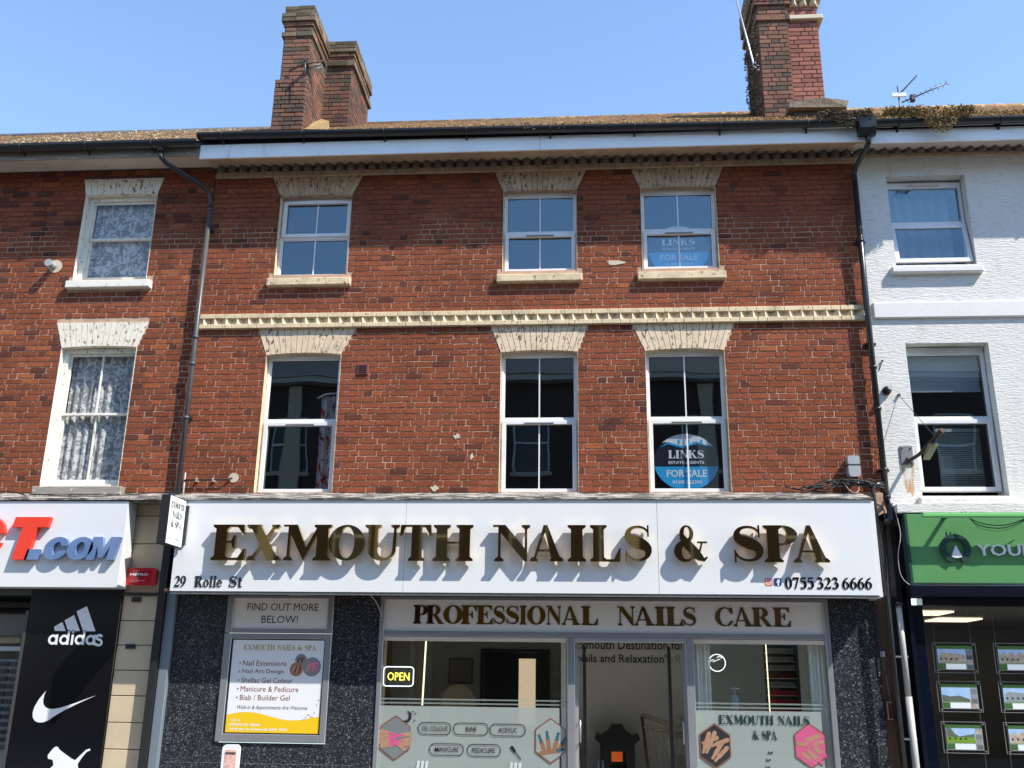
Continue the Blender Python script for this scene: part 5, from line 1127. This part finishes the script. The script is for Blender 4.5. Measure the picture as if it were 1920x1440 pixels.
# ================================================================== LEFT SHOP
t = thing('fascia_sign', 'white sign with red and blue raised italic letters ending in .COM above the sports shop', 'sign', (-7, -.3, 2.6))
G().bbox(-12, -5.755, -.30, -.05, 2.62, 3.70, .003).build('panel', 'white', t)
def ital(ops, x0, x1, z0, z1, m, yf=-.37, yb=-.301, sh=.22):
    g = G(); glyph_mesh(g, ops, x0, x1, z0, z1, yf, yb, shear=sh); return g.build('letter', m, t)
ital([('+', rc(0,.76,1,1)),('+', rc(.30,0,.72,.8))], -7.28, -6.82, 2.95, 3.485, 'red', sh=.20)
ital([('+', ell(.5,.5,.5,.5)),('-', ell(.55,.5,.2,.28)),('-', rc(.55,.40,1.1,.62))], -7.85, -7.36, 2.94, 3.49, 'red', sh=.20)
ital([('+', rc(0,0,1,1))], -6.98, -6.82, 2.95, 3.08, 'blue')
ital([('+', ell(.5,.5,.5,.5)),('-', ell(.52,.5,.17,.28)),('-', rc(.55,.40,1.1,.60))], -6.77, -6.46, 2.95, 3.235, 'blue')
ital([('+', ell(.5,.5,.5,.5)),('-', ell(.5,.5,.17,.28))], -6.47, -6.14, 2.95, 3.235, 'blue')
ital([('+', [(0,0),(0,1),(.34,1),(.5,.5),(.66,1),(1,1),(1,0),(.74,0),(.74,.6),(.58,.1),(.42,.1),(.26,.6),(.26,0)])], -6.18, -5.83, 2.95, 3.235, 'blue')
SL_ = thing('shopfront', 'black panelled sports shopfront at the left with white brand logos', 'shopfront', (-7.5, 0, 0))
G().bbox(-6.99, -5.80, -.05, .1, 0, 2.62, .004).build('black_panel', 'blackpanel', SL_)
y = -.053
# three-bar logo with name
for (a, b, c, d) in ((-6.60,2.10,-6.49,2.175),(-6.47,2.10,-6.335,2.27),(-6.345,2.10,-6.165,2.375)): pass
shape([('+', [(-6.63,2.155),(-6.53,2.215),(-6.47,2.105),(-6.61,2.105)])], 'whiteprint', SL_, 'logo_bar', y)
shape([('+', [(-6.505,2.235),(-6.39,2.30),(-6.285,2.105),(-6.44,2.105)])], 'whiteprint', SL_, 'logo_bar', y)
shape([('+', [(-6.365,2.345),(-6.24,2.41),(-6.085,2.105),(-6.245,2.105)])], 'whiteprint', SL_, 'logo_bar', y)
def adidas_word():
    ops = []; r = .062; z = 2.0
    def bowl(cx): ops.extend([('+', ell(cx,z,r,r)),('-', ell(cx,z,r*.52,r*.52))])
    def st(cx, top): ops.append(('+', rc(cx+r*.55, z-r, cx+r*1.03, z+top)))
    bowl(-6.62); st(-6.62, r); bowl(-6.475); st(-6.475, r*1.9)
    ops.append(('+', rc(-6.385,z-r,-6.355,z+r))); ops.append(('+', rc(-6.385,z+r*1.3,-6.355,z+r*1.9)))
    bowl(-6.275); st(-6.275, r*1.9); bowl(-6.135); st(-6.135, r)
    p = bez([(-5.99,z+.04),(-6.01,z+.07),(-6.07,z+.06),(-6.06,z+.03),(-6.05,z),(-5.99,z+.01),(-5.985,z-.03),(-5.98,z-.075),(-6.06,z-.07),(-6.075,z-.035)],5)
    ops.extend(stroke(p, .030)); return ops
shape(adidas_word(), 'whiteprint', SL_, 'logo_name', y)
# swoosh
sw = bez([(-6.61,1.39),(-6.66,1.24),(-6.61,1.145),(-6.42,1.19),(-6.28,1.225),(-6.15,1.28),(-5.965,1.345),(-6.2,1.24),(-6.4,1.15),(-6.52,1.05),(-6.70,.95),(-6.86,1.10),(-6.61,1.39)],8)
shape([('+', sw[:-1])], 'whiteprint', SL_, 'swoosh', y)
# leaping cat, only its back and tail in frame: plain animal silhouette
cat = [(-6.42,.72),(-6.395,.745),(-6.36,.75),(-6.33,.715),(-6.29,.69),(-6.24,.66),(-6.17,.62),(-6.12,.60),(-6.06,.66),(-6.0,.72),(-5.955,.735),(-5.945,.715),(-5.99,.695),(-6.04,.63),(-6.08,.56),(-6.06,.48),(-6.12,.36),(-6.15,.36),(-6.14,.46),(-6.22,.50),(-6.33,.50),(-6.42,.44),(-6.46,.46),(-6.38,.54),(-6.40,.60),(-6.46,.61),(-6.47,.65)]
shape([('+', cat)], 'whiteprint', SL_, 'leaping_cat', y)
G().box(-7.02, -6.985, -.06, .3, 0, 2.35).build('frame', 'darkframe', SL_); G().box(-12, -6.99, -.048, .3, 2.54, 2.622).build('head', 'blackmetal', SL_)
G().box(-12, -5.81, -.045, 1.2, 2.63, 3.49).build('lintel', 'roomdark', SL_); G().box(-12, -7.02, .9, 1.0, 0, 2.625).build('roller_shutter_wall', 'roomdark', SL_)
G().bbox(-12, -7.03, .55, .60, 2.43, 2.50, .004).build('shutter_box', 'roomdark', SL_); G().bbox(-12, -7.03, .25, .75, 2.05, 2.33, .01).build('shutter_drum', 'room', SL_)
G().bbox(-12, -7.03, .10, .16, 1.86, 1.92, .004).build('door_transom', 'alu', SL_)
for r in range(12):
    z = 1.68-r*.09; 
    for k in range(3): G().bbox(-7.62+k*.2, -7.62+k*.2+.18, .12, .14, z, z+.05, .003).build('door_panel', 'sign_dark', SL_)
G().rect(-7.7, -7.04, .4, 1.76, .15).build('door_backing', 'greyprint', SL_); G().rect(-12, -7.03, 0, 1.86, .02).build('door_glass', 'shopglass', SL_)
tag(G().bbox(-7.7, -7.24, .3, .5, 1.96, 2.06, .01).build('cardboard_box', 'palewood', None), 'tan box on top of the sports shop doorway at the left edge', 'box')
# beige pilaster of stone blocks
t = thing('pilaster', 'beige stone-block pilaster between the .COM sign and the salon sign', 'pilaster', (-5.55, 0, 0))
G().box(-5.795, -5.305, -.0, .1, 0, 3.70).build('core', 'joint', t)
z = 3.73; zz = [3.56, 3.20, 2.84, 2.56, 2.24, 1.945, 1.645, 1.345, 1.035, .73, .43, .13, 0]
prev = 3.735
for z in zz: G().bbox(-5.795, -5.305, -.02, .05, z+.005, prev-.005, .004).build('stone_block', 'beige', t); prev = z
G().box(-5.80, -5.31, -.05, -.0205, 2.545, 2.585).build('black_rail', 'blackmetal', t)
for z in (2.50, 1.93): G().box(-5.68, -5.56, -.04, -.0205, z-.03, z+.025).build('iron_clip', 'blackmetal', t)
t = thing('alarm_box', 'red burglar alarm box with white lettering on the beige pilaster', 'alarm box', (-5.57, -.06, 2.67))
G().prism(rrect(-5.775,-5.37,2.67,2.885,.035), -.10, -.051).build('case', 'redbox', t); G().add([(-5.72,-.101,2.69),(-5.43,-.101,2.69),(-5.43,-.101,2.865),(-5.72,-.101,2.865),(-5.575,-.135,2.70),(-5.575,-.135,2.855)], [(0,4,5,3),(4,1,2,5),(0,1,4),(3,5,2)]).build('front_ridge', 'redbox', t)
sans("METRO", -5.69, -5.46, 2.785, 2.812, -.139, 'whiteprint', t, bold=.03); sans("0800 807 0007", -5.67, -5.49, 2.715, 2.725, -.139, 'whiteprint', t)
shape([('+', [(-5.575,2.74),(-5.53,2.80),(-5.575,2.85),(-5.62,2.80)])], 'darkprint', t, 'emblem', -.1365)

# ================================================================== RIGHT SHOP
t = thing('fascia_sign', 'green sign with a dark ring symbol and white YOUR lettering at the right edge', 'sign', (4.7, -.3, 2.7))
G().bbox(3.85, 9.0, -.30, -.05, 2.73, 3.54, .003).build('panel', 'green', t); G().bbox(3.965, 9, -.54, -.46, 3.468, 3.515, .008).build('light_rail', 'greenlight', t)
for x in (4.28, 5.6): G().box(x-.02, x+.02, -.46, -.30, 3.475, 3.50).build('rail_bracket', 'greendark', t)
G().box(3.82, 3.849, -.31, .0, 2.70, 3.56).build('end_cap', 'greendark', t)
cx_, cz_ = 4.365, 3.125
shape([('+', ell(cx_,cz_,.172,.172,n=48)),('-', ell(cx_,cz_,.112,.112,n=40)),('-', [(cx_,cz_),(cx_-.115,cz_-.3),(cx_+.115,cz_-.3)])], 'greendark', t, 'ring_symbol', -.34, -.301)
shape([('+', [(cx_,cz_+.035),(cx_-.06,cz_-.095),(cx_-.03,cz_-.105),(cx_,cz_-.108),(cx_+.03,cz_-.105),(cx_+.06,cz_-.095)])], 'whiteprint', t, 'wedge_symbol', -.345, -.301)
sans("YOUR MOVE", 4.61, 5.95, 3.045, 3.18, -.335, 'silverletter', t, ext=.03, bold=.006)
SR = thing('shopfront', 'navy shopfront of the estate agent at the right with a glazed tile pilaster', 'shopfront', (4.5, 0, 0))
G().box(3.80, 9, -.34, .0, 2.575, 2.70).build('cornice', 'navy', SR); G().box(3.97, 9, -.16, .05, 2.49, 2.574).build('window_head', 'navy', SR)
G().box(3.80, 3.845, -.16, .1, 0, 3.6).build('edge_board', 'navy', SR)
G().box(3.60, 3.80, -.22, .05, 3.50, 3.56).build('bracket_cap', 'navy', SR)
for (a, b) in ((2.48,1.40),(1.396,1.05),(1.046,.70),(.696,.35),(.346,0)): G().bbox(3.846, 3.985, -.10, .1, b+.002, a, .003).build('tile', 'navytile', SR)
G().rect(3.985, 9, 0, 2.49, -.02).build('window_pane', 'shopglass', SR)
g = G(); g.rect(3.9, 9, 0, 2.5, 4.5); g.quad((3.9,.0,2.5),(9,.0,2.5),(9,4.5,2.5),(3.9,4.5,2.5)); g.quad((3.9,.0,0),(3.9,4.5,0),(3.9,4.5,2.5),(3.9,0,2.5)); g.quad((9,0,0),(9,4.5,0),(9,4.5,2.5),(9,0,2.5)); g.quad((3.9,0,.012),(9,0,.012),(9,4.5,.012),(3.9,4.5,.012)); g.build('interior', 'room', SR)
for k, (x, yy) in enumerate(((4.05,.7),(4.85,1.9),(4.25,2.7),(5.9,.9))):
    tag(G().box(x, x+.58, yy, yy+.58, 2.47, 2.49).build('ceiling_light', 'ceilinglight', None), ['square lit ceiling panel nearest the navy pilaster in the estate agent', 'square lit ceiling panel in the middle of the estate agent ceiling', 'square lit ceiling panel furthest back in the estate agent', 'square lit ceiling panel at the right edge in the estate agent'][k], 'ceiling light', 'ceiling lights of the estate agent')
sans("TUO", 4.02, 4.22, 2.27, 2.40, .8, 'darkprint', SR, 'reflected_lettering') if 0 else None
CN = ['photo of a long brick hall', 'photo of hills and a hedge under pale sky', 'photo of a lawn beside brick flats', 'photo of two white gabled houses', 'photo of a long pale blue house', 'photo of a row of cottages']
CR = ['top', 'middle', 'bottom', 'top', 'middle', 'bottom']
for k in range(6):
    col, row = divmod(k, 3); x0 = 4.115+col*.70; x1 = x0+.50; z1 = (2.075, 1.64, 1.19)[row]; z0 = z1-.345; y = .10
    t = thing('property_card', 'property card with a '+CN[k]+', '+CR[k]+' '+('left' if col == 0 else 'right'), 'property card', ((x0+x1)/2, y, z0), 'property cards in the estate agent window')
    e = .006; G().box(x0,x1,y,y+.006,z0,z0+e).box(x0,x1,y,y+.006,z1-e,z1).box(x0,x0+e,y,y+.006,z0+e,z1-e).box(x1-e,x1,y,y+.006,z0+e,z1-e).build('acrylic_edge', 'alubright', t)
    for sx in (x0+.03, x1-.03):
        for sz in (z0+.025, z1-.025): G().tube([(sx,y-.012,sz),(sx,y,sz)], .009, 8).build('stud', 'alubright', t)
    a, b, c, d = x0+.045, x1-.045, z0+.035, z1-.035
    M.setdefault('cardglow', mat('emissive_card', (.5,.5,.5), .5, emit=(.75,.80,.95), estr=.28))  # card text box given a small emission of its own
    G().rect(a, b, c, d, y+.004).build('card', 'greybox', t); G().rect(a, b, d-.035, d, y+.0035).build('header', 'greenprint', t)
    G().rect(a+.005, b-.08, c+.075, d-.038, y+.0035).build('sky_print', 'skyprint', t); G().rect(a+.005, a+.085, c+.008, c+.07, y+.0035).build('green_square', 'greenprint', t)
    G().rect(a+.09, b-.09, c+.008, c+.07, y+.003).build('text_box', 'cardglow', t)
    for j in range(4): G().rect(b-.075, b-.008, c+.01+j*.055, c+.055+j*.055, y+.003).build('thumbnail', ['greyprint','brickprint','room','greybox'][(j+k)%4], t)
    H0 = c+.078
    if k in (0,4): ops = [('+', [(a+.02,H0),(a+.02,H0+.09),(a+.06,H0+.12),(b-.11,H0+.10),(b-.09,H0+.08),(b-.09,H0)])]; mm = 'brickprint' if k == 0 else 'greybox'
    elif k in (1,): ops = [('+', [(a+.008,H0),(a+.008,H0+.08),(a+.1,H0+.06),(a+.2,H0+.07),(b-.09,H0+.03),(b-.09,H0)])]; mm = 'hillprint'
    elif k == 2: ops = [('+', [(a+.008,H0),(a+.008,H0+.16),(a+.06,H0+.16),(a+.10,H0+.10),(a+.15,H0+.07),(b-.09,H0+.10),(b-.09,H0)])]; mm = 'hillprint'
    else: ops = [('+', [(a+.01,H0),(a+.01,H0+.09),(a+.06,H0+.13),(a+.10,H0+.09),(a+.15,H0+.14),(a+.20,H0+.09),(a+.25,H0+.13),(b-.09,H0+.09),(b-.09,H0)])]; mm = 'brickprint'
    shape(ops, mm, t, 'house_print', y+.003)
    G().rect(a+.006, b-.085, c+.0755, c+.082+(.06 if k == 2 else 0), y+.0028).build('lawn_print', 'grassprint', t)
    if k != 1:
        for j in range(4): G().rect(a+.03+j*.06, a+.05+j*.06, H0+.035, H0+.06, y+.0026).build('window_print', 'darkprint', t)
for col in range(2):
    for dx in (.04, .46):
        tag(G().tube([(4.115+col*.70+dx,.12,.3),(4.115+col*.70+dx,.12,2.48)], .002, 4).build('display_wire', 'alubright', None), ('left' if dx < .1 else 'right')+' display wire of the '+('left' if col == 0 else 'right')+' column of property cards', 'wire', 'display wires in the estate agent window')

# ================================================================== SMALL FITTINGS
t = thing('hanging_bracket', 'rusty iron arm on a grey plate with a green lamp hanging under it', 'bracket', (4.03, 0, 4.2))
pl = G().bbox(3.95, 4.10, -.03, -.013, 4.20, 4.44, .003).build('plate', 'zinc', t)
for (x, z) in ((3.975,4.41),(4.075,4.41),(3.975,4.225),(4.075,4.225)): G().tube([(x,-.04,z),(x,-.03,z)], .010, 6).build('bolt', 'blackmetal', pl)
G().tube([(4.03,-.03,4.28),(4.03,-.06,4.22)], .025, 8).build('elbow', 'rust', t)
G().tube([(4.03,-.05,4.24),(4.10,-.25,4.28),(4.22,-.68,4.44)], .022, 8).build('arm', 'rust', t)
G().tube([(4.215,-.66,4.44),(4.235,-.72,4.46)], .034, 6).build('arm_end', 'rust', t)
for (x, yy, z) in ((4.135,-.36,4.31),(4.18,-.55,4.38)): G().tube([(x,yy,z),(x+.01,yy,z-.03),(x-.008,yy,z-.055)], .006, 6).build('hook', 'blackmetal', t)
G().prismx([(-.30,4.20),(-.62,4.30),(-.62,4.33),(-.55,4.345),(-.32,4.25)], 4.12, 4.20).build('lamp_trough', 'olive', t)
G().tube([(4.19,-.58,4.42),(4.01,-.03,5.10)], .004, 5).build('stay_wire', 'cable', t)
G().tube([(4.01,-.012,5.11),(4.01,-.05,5.10)], .018, 8).build('wall_eye', 'zinc', t)
t = thing('flood_lamp', 'black round lamp fitting on the white wall beside the black downpipe', 'lamp', (3.85, -.05, 5.15))
G().tube([(3.865,-.012,5.165),(3.865,-.05,5.165)], .055, 16).build('base', 'black', t); G().tube([(3.865,-.05,5.165),(3.875,-.12,5.175)], [.045,.032], 14).build('head', 'black', t); G().tube([(3.875,-.12,5.175),(3.878,-.14,5.178)], .034, 12).build('rim', 'greyprint', t)
t = thing('wall_hook', 'tiny iron hook on the white wall above the black lamp', 'hook', (3.84, -.03, 5.55)); G().tube([(3.80,-.02,5.44),(3.85,-.03,5.56)], .005, 5).build('wire', 'blackmetal', t); G().tube([(3.85,-.02,5.555),(3.85,-.035,5.575)], .012, 6).build('eye', 'blackmetal', t)
t = thing('junction_box', 'grey rounded telephone junction box on the brick above the right end of the sign', 'junction box', (3.35, -.1, 4.0))
G().prism(rrect(3.275,3.42,4.185,4.30,.03)[:]+[], -.12, -.0).build('upper_cover', 'greybox', t)
G().prism([(3.275,4.18),(3.42,4.18)]+[(3.42,4.07)]+[(3.40,4.035),(3.295,4.035),(3.275,4.07)], -.125, -.0).build('lower_cover', 'greybox', t); G().box(3.27, 3.425, -.127, -.0, 4.175, 4.19).build('strap', 'black', t)
rnd = random.Random(77)
def spline(pts):
    out = []; P_ = [Vector(p) for p in pts]
    for i in range(len(P_)-1):
        p0 = P_[max(i-1,0)]; p1 = P_[i]; p2 = P_[i+1]; p3 = P_[min(i+2,len(P_)-1)]
        for k in range(4):
            t = k/4; out.append(.5*((2*p1)+(-p0+p2)*t+(2*p0-5*p1+4*p2-p3)*t*t+(-p0+3*p1-3*p2+p3)*t**3))
    return out+[P_[-1]]
q = G()
for k in range(11):
    x0 = rnd.uniform(2.5, 2.9); n = 6
    q.tube(spline([(x0+(3.68-x0)*i/(n-1), -.06-rnd.uniform(0,.12), 3.87+rnd.uniform(-.01,.08)+(.05 if 1 < i < 5 else -.02)) for i in range(n)]), rnd.uniform(.005,.010), 5)
for k in range(8):
    x0 = 3.30+rnd.uniform(0,.1); q.tube(spline([(x0,-.09,4.05),(x0+rnd.uniform(-.08,.08),-.12,3.97),(x0+rnd.uniform(-.25,.25),-.14,3.88)]), .004, 5)
for k in range(7):
    x0 = rnd.uniform(3.55,3.8); q.tube(spline([(x0,-.12,3.70),(x0+rnd.uniform(-.08,.1),-.2,3.62),(x0+rnd.uniform(-.1,.1),-.22,3.52),(x0+rnd.uniform(-.05,.12),-.2,3.40)]), rnd.uniform(.004,.008), 5)
tag(q.build('cable_tangle', 'cable', None), 'tangle of black cables above the right end of the gold-lettered sign', 'cables', kind='stuff')
cable('pale cable drooping in a loop below the grey junction box', [(3.20,-.13,3.95),(3.24,-.20,3.85),(3.30,-.22,3.81),(3.36,-.18,3.86),(3.38,-.12,3.97)], .004, 'cablew')
cable('black cable lying along the left ledge', [(-8.3,-.12,3.86),(-7.9,-.16,3.83),(-7.5,-.14,3.86),(-7.2,-.18,3.80)], .008, 'cable', 'cables along the ledge')
cable('thin black cable lying along the ledge under the left lower window', [(-7.1,-.2,3.80),(-6.4,-.2,3.785),(-5.9,-.18,3.80),(-5.3,-.1,3.86)], .006, 'cable', 'cables along the ledge')
cable('pale thin cable swagged under the left end of the gold-lettered sign', [(-4.9,-.44,2.56),(-4.4,-.44,2.535),(-3.9,-.44,2.55),(-3.4,-.44,2.53),(-2.9,-.44,2.555),(-2.55,-.40,2.53),(-2.46,-.1,2.30)], .005, 'cablew', 'cables under the sign')
cable('black thin cable hanging beside the right granite panel', [(3.47,-.06,2.5),(3.475,-.07,1.9),(3.50,-.07,1.6),(3.56,-.07,.9),(3.60,-.07,.0)], .007, 'cable', 'cables beside the right granite')
cable('thin pale cable dangling by the black pipes right of the sign', [(3.74,-.25,3.6),(3.76,-.3,3.3),(3.70,-.32,3.05),(3.72,-.3,2.8),(3.85,-.3,2.68),(3.98,-.32,2.64)], .004, 'cablew', 'cables beside the right granite')
for k in range(3): cable(('higher thick black cable loop over the green sign', 'lower thick black cable loop over the green sign', 'thinnest black cable loop over the green sign')[k], [(4.45+.05*k,-.40,3.55),(4.6,-.45,3.42-.03*k),(4.9,-.47,3.38-.03*k),(5.25,-.42,3.50)], .006 if k < 2 else .003, 'cable', 'cable loops over the green sign')
t = thing('conduit', 'thin rusty horizontal conduit on the brick at the bottom left of the brick building', 'pipe', (-4.9, -.05, 3.98))
G().tube([(-5.16,-.06,4.02),(-4.62,-.06,4.03),(-4.56,-.03,4.05),(-4.55,.0,4.06)], .012, 8).build('pipe', 'rust', t)
for x in (-5.0,-4.78): G().box(x-.008, x+.008, -.075, .0, 4.0, 4.045).build('clip', 'cablew', t)
G().prism(ell(-4.53,4.06,.07,.065,n=10), -.013, -.0).build('mortar_patch', 'stucco', t)
t = thing('wall_box', 'open rusty-framed box on the brown side wall beside the right granite', 'box', (3.50, -.06, 1.2))
G().box(3.47,3.485,-.08,.0,1.20,1.40).box(3.60,3.615,-.08,.0,1.20,1.40).box(3.485,3.60,-.08,.0,1.385,1.40).box(3.485,3.60,-.08,.0,1.20,1.215).build('frame', 'rust', t); G().rect(3.485,3.60,1.215,1.385,-.02).build('back', 'opbrown', t)
t = thing('sticker_plate', 'small white and purple plate on the brown side wall beside the right granite', 'plate', (3.47, -.02, 1.95)); G().rect(3.475, 3.525, 1.90, 1.99, -.008).build('plate', 'whiteprint', t); G().rect(3.475, 3.525, 1.965, 1.99, -.010).build('print', 'facebl', t)
tag(G().box(3.535, 3.575, -.06, .0, 0, 1.19).build('timber_batten', 'wood', None), 'brown weathered timber batten below the open box beside the right granite', 'batten')
# repairs/patches on brickwork
for k, (x, z, w, h, lab) in enumerate(((.47,7.02,.13,.035,'white filler patch on the brick between the two right upper windows'),(-1.62,4.60,.05,.04,'round grey mortar patch on the brick left of the middle lower window'),(-1.42,4.33,.025,.05,'small grey drip of mortar on the brick left of the middle lower window'),(-1.88,3.92,.06,.04,'pale broken patch low on the brick above the gold sign'))):
    rn = random.Random(k); p = [(x+w*(.45+.75*rn.random())*math.cos(a*math.pi/6), z+h*(.4+.9*rn.random())*math.sin(a*math.pi/6)) for a in range(12)]
    tag(G().prism(p, -.0125, -.0).build('filler_patch', 'stucco', None), lab, 'patch')
# aerials
t = thing('aerial_pole', 'tall slim pale aerial pole fixed to the left side of the right chimney', 'aerial', (2.6, .9, 10.6))
G().tube([(2.70,.9,10.62),(2.68,.9,10.75),(2.41,.9,12.4)], .014, 8).build('pole', 'alubright', t)
for z in (10.63, 10.71): G().tube([(2.66,.9,z),(2.84,.95,z-.01)], .012, 6).tube([(2.70,.88,z-.02),(2.70,.88,z+.02)], .022, 6).build('clamp', 'steelp', t)
t = thing('tv_aerial', 'pair of television aerials on one mast above the roof of the white building', 'aerial', (5.39, 2.5, 10.2))
A0 = Vector((5.385, 2.5, 0))
G().tube([(5.39,2.5,10.3),(5.385,2.5,11.32)], .014, 8).build('mast', 'steelp', t)
def yagi(p0, p1, n, L, up):
    p0 = Vector(p0); p1 = Vector(p1); g = G(); g.tube([p0, p1], .012, 6); g.build('boom', 'steelp', t)
    d = (p1-p0).normalized()
    for i in range(n):
        c = p0.lerp(p1, .12+.88*i/(n-1)); g = G(); g.tube([c-up*L/2, c+up*L/2], .006, 5); g.build('element', 'steelp', t)
yagi((5.36,2.5,11.12), (5.72,2.5,11.51), 8, .10, Vector((.5,1.2,.3)).normalized()); yagi((5.42,2.5,11.0), (6.12,2.3,11.22), 9, .14, Vector((-.15,.5,.9)).normalized())
G().box(5.27,5.50,2.46,2.49,11.10,11.17).build('reflector', 'upvc', t); G().bbox(5.55,5.62,2.40,2.48,10.98,11.10,.01).build('balun', 'black', t)
# iron bracket on left chimney
t = thing('chimney_bracket', 'rusty iron aerial bracket and lashing on the front corner of the left chimney', 'bracket', (-4.4, .8, 10.9))
G().tube([(-4.33,.93,10.93),(-4.33,.72,10.95)], .03, 6).build('body', 'rust', t)
G().tube([(-4.62,.90,10.88),(-4.33,.80,10.92),(-4.10,.95,11.08)], .014, 6).build('arm', 'rust', t); G().tube([(-4.33,.75,11.0),(-4.31,.75,10.65)], .012, 6).build('mast_stub', 'steelp', t)
for k in range(3): G().tube([(-4.34,.90,10.85+k*.035),(-4.15,.98,10.98+k*.03),(-4.08,1.1,10.94+k*.03)], .010, 5).build('strap', 'zinc', t)
# ------------------------------------------------------------------ weeds
def weeds(label, name, m, n, fx, leaf=.02, seed=0, drop=.0):
    rn = random.Random(seed); g = G()
    for i in range(n):
        x, y, z = fx(rn); a = rn.uniform(0, 6.28); b = rn.uniform(-1, 1); L = leaf*rn.uniform(.5, 1.6)
        d = Vector((math.cos(a), math.sin(a), b)).normalized(); s = d.cross(Vector((rn.uniform(-1,1), rn.uniform(-1,1), rn.uniform(-1,1)))).normalized()
        p = Vector((x,y,z)); g.add([p, p+d*L+s*L*.3, p+d*L*1.6, p+d*L-s*L*.3], [(0,1,2,3)])
    o = g.build(name, m, None); return tag(o, label, 'plants', kind='stuff')
def hang(x0, x1, z, y, depth):
    def f(rn):
        x = rn.uniform(x0, x1); t = (x-x0)/(x1-x0); k = (math.sin(t*9+x0)*.5+.5)*.6+.4
        return (x, y+rn.uniform(-.04,.07), z+.03-depth*k*rn.random()**1.5)
    return f
weeds('dry brown weeds spilling over the gutter left of the black hopper', 'gutter_weeds', 'dryweed', 2300, hang(3.15, 3.85, 8.80, -.67, .22), .022, 1)
weeds('yellow-green moss and weeds spilling over the gutter of the white building', 'gutter_weeds', 'moss', 3200, lambda rn: (lambda x: (x, -.67+rn.uniform(-.07,.05), 8.84-rn.random()**1.3*(.08+.28*math.exp(-((x-4.72)/.22)**2))))(rn.uniform(4.0, 5.15)), .022, 2)
weeds('small tufts of dry weed hanging over the gutter above the middle window', 'gutter_weeds', 'dryweed', 130, lambda rn: (rn.choice((-.72,-.66,-.25))+rn.uniform(-.05,.05), -.64+rn.uniform(-.02,.03), 8.80-rn.random()*.09), .018, 3)
weeds('brown dead creeper covering the left side of the right chimney', 'creeper', 'dryweed', 5200, lambda rn: (lambda z: (2.785-rn.random()**2*(.05+.025*math.sin(z*9)), .92+rn.random()*.95, z))(rn.uniform(9.6, 12.3)), .024, 4)
weeds('moss growing along the lower roof tiles of the brick building', 'roof_moss', 'moss', 4200, lambda rn: (lambda y: (rn.uniform(XL, XR), y, 8.80+(y+.53)*RS+.015))(rn.uniform(-.5, .3)), .022, 5)
weeds('moss growing along the lower roof tiles of the white building', 'roof_moss', 'moss', 3600, lambda rn: (lambda y: (rn.uniform(XR, 7), y, 8.78+(y+.53)*RS+.02))(rn.uniform(-.5, .5)), .026, 6)
weeds('pale lichen crusting the roof tiles of the left building', 'roof_moss', 'stucco', 1500, lambda rn: (lambda y: (rn.uniform(-9, -5.4), y, 8.775+(y+.52)*RS+.012))(rn.uniform(-.5, 3.0)), .02, 7)

# ================================================================== ACROSS THE STREET (seen as reflections)
O = thing('brick_terrace', 'three-storey brick terrace across the street with shops below, seen reflected in the lower windows', 'building', (0, -14, 0))
YO = -13.9
def wall_back(x0, x1, z0, z1, holes, m, name):
    g = wall_holes(x0, x1, z0, z1, YO, YO-.25, holes); return g.build(name, m, O)
oh = []
for k in range(-6, 7):
    x = k*2.3+.4; oh += [(x, x+1.0, 4.3, 6.1), (x, x+1.0, 7.2, 8.8)]
wall_back(-16, 17, 3.6, 9.9, oh, 'oppbrick', 'wall')
for x in (-11.4, -8.45, -5.35, .95, 3.2, 8.2): G().box(x, x+.45, YO, YO+.10, 3.6, 9.7).build('reflector_pilaster', 'stucco', O)  # unseen pale pilasters added to be reflected in the gold letters
for (a, b, c, d) in oh:
    W = G().box(a, a+.06, YO-.12, YO-.06, c, d).box(b-.06, b, YO-.12, YO-.06, c, d).box(a+.06, b-.06, YO-.12, YO-.06, d-.06, d).box(a+.06, b-.06, YO-.12, YO-.06, c, c+.06).box(a+.06, b-.06, YO-.125, YO-.06, (c+d)/2-.03, (c+d)/2+.03).build('window', 'upvc', O)
    G().quad((a+.06,YO-.10,c+.06),(b-.06,YO-.10,c+.06),(b-.06,YO-.10,d-.06),(a+.06,YO-.10,d-.06)).build('pane', 'roomdark', W); G().box(a-.06, b+.06, YO, YO+.08, c-.1, c).build('sill', 'stucco', W)
G().box(-16, 17, YO-.0, YO+.35, 9.75, 9.95).build('eaves', 'upvcd', O)
G().quad((-16,YO+.4,9.9),(17,YO+.4,9.9),(17,YO-4,12.8),(-16,YO-4,12.8)).build('roof', 'slate', O)
G().box(-16, 17, YO-8, YO-7.8, 0, 9.9).build('rear_wall', 'oppbrick', O)
for k, (x0, x1, m1, m2) in enumerate(((-16,-9.2,'opbrown','stucco'),(-9.1,-4.0,'stucco','opbrown'),(-3.9,1.5,'opbrown','goldprint'),(1.6,6.5,'opgreen','stucco'),(6.6,17,'stucco','navy'))):
    G().box(x0, x1, YO, YO+.25, 2.7, 3.55).build('shop_sign', m2, O); G().box(x0, x0+.5, YO-.1, YO+.1, 0, 2.7).box(x1-.5, x1, YO-.1, YO+.1, 0, 2.7).build('shop_pier', m1, O)
    G().quad((x0+.5,YO,0),(x1-.5,YO,0),(x1-.5,YO,2.7),(x0+.5,YO,2.7)).build('shop_window', 'blackpanel', O)
G().quad((1.6,YO+.25,3.0),(6.5,YO+.25,3.0),(6.5,YO+1.6,2.4),(1.6,YO+1.6,2.4)).build('awning', 'opgreen', O)
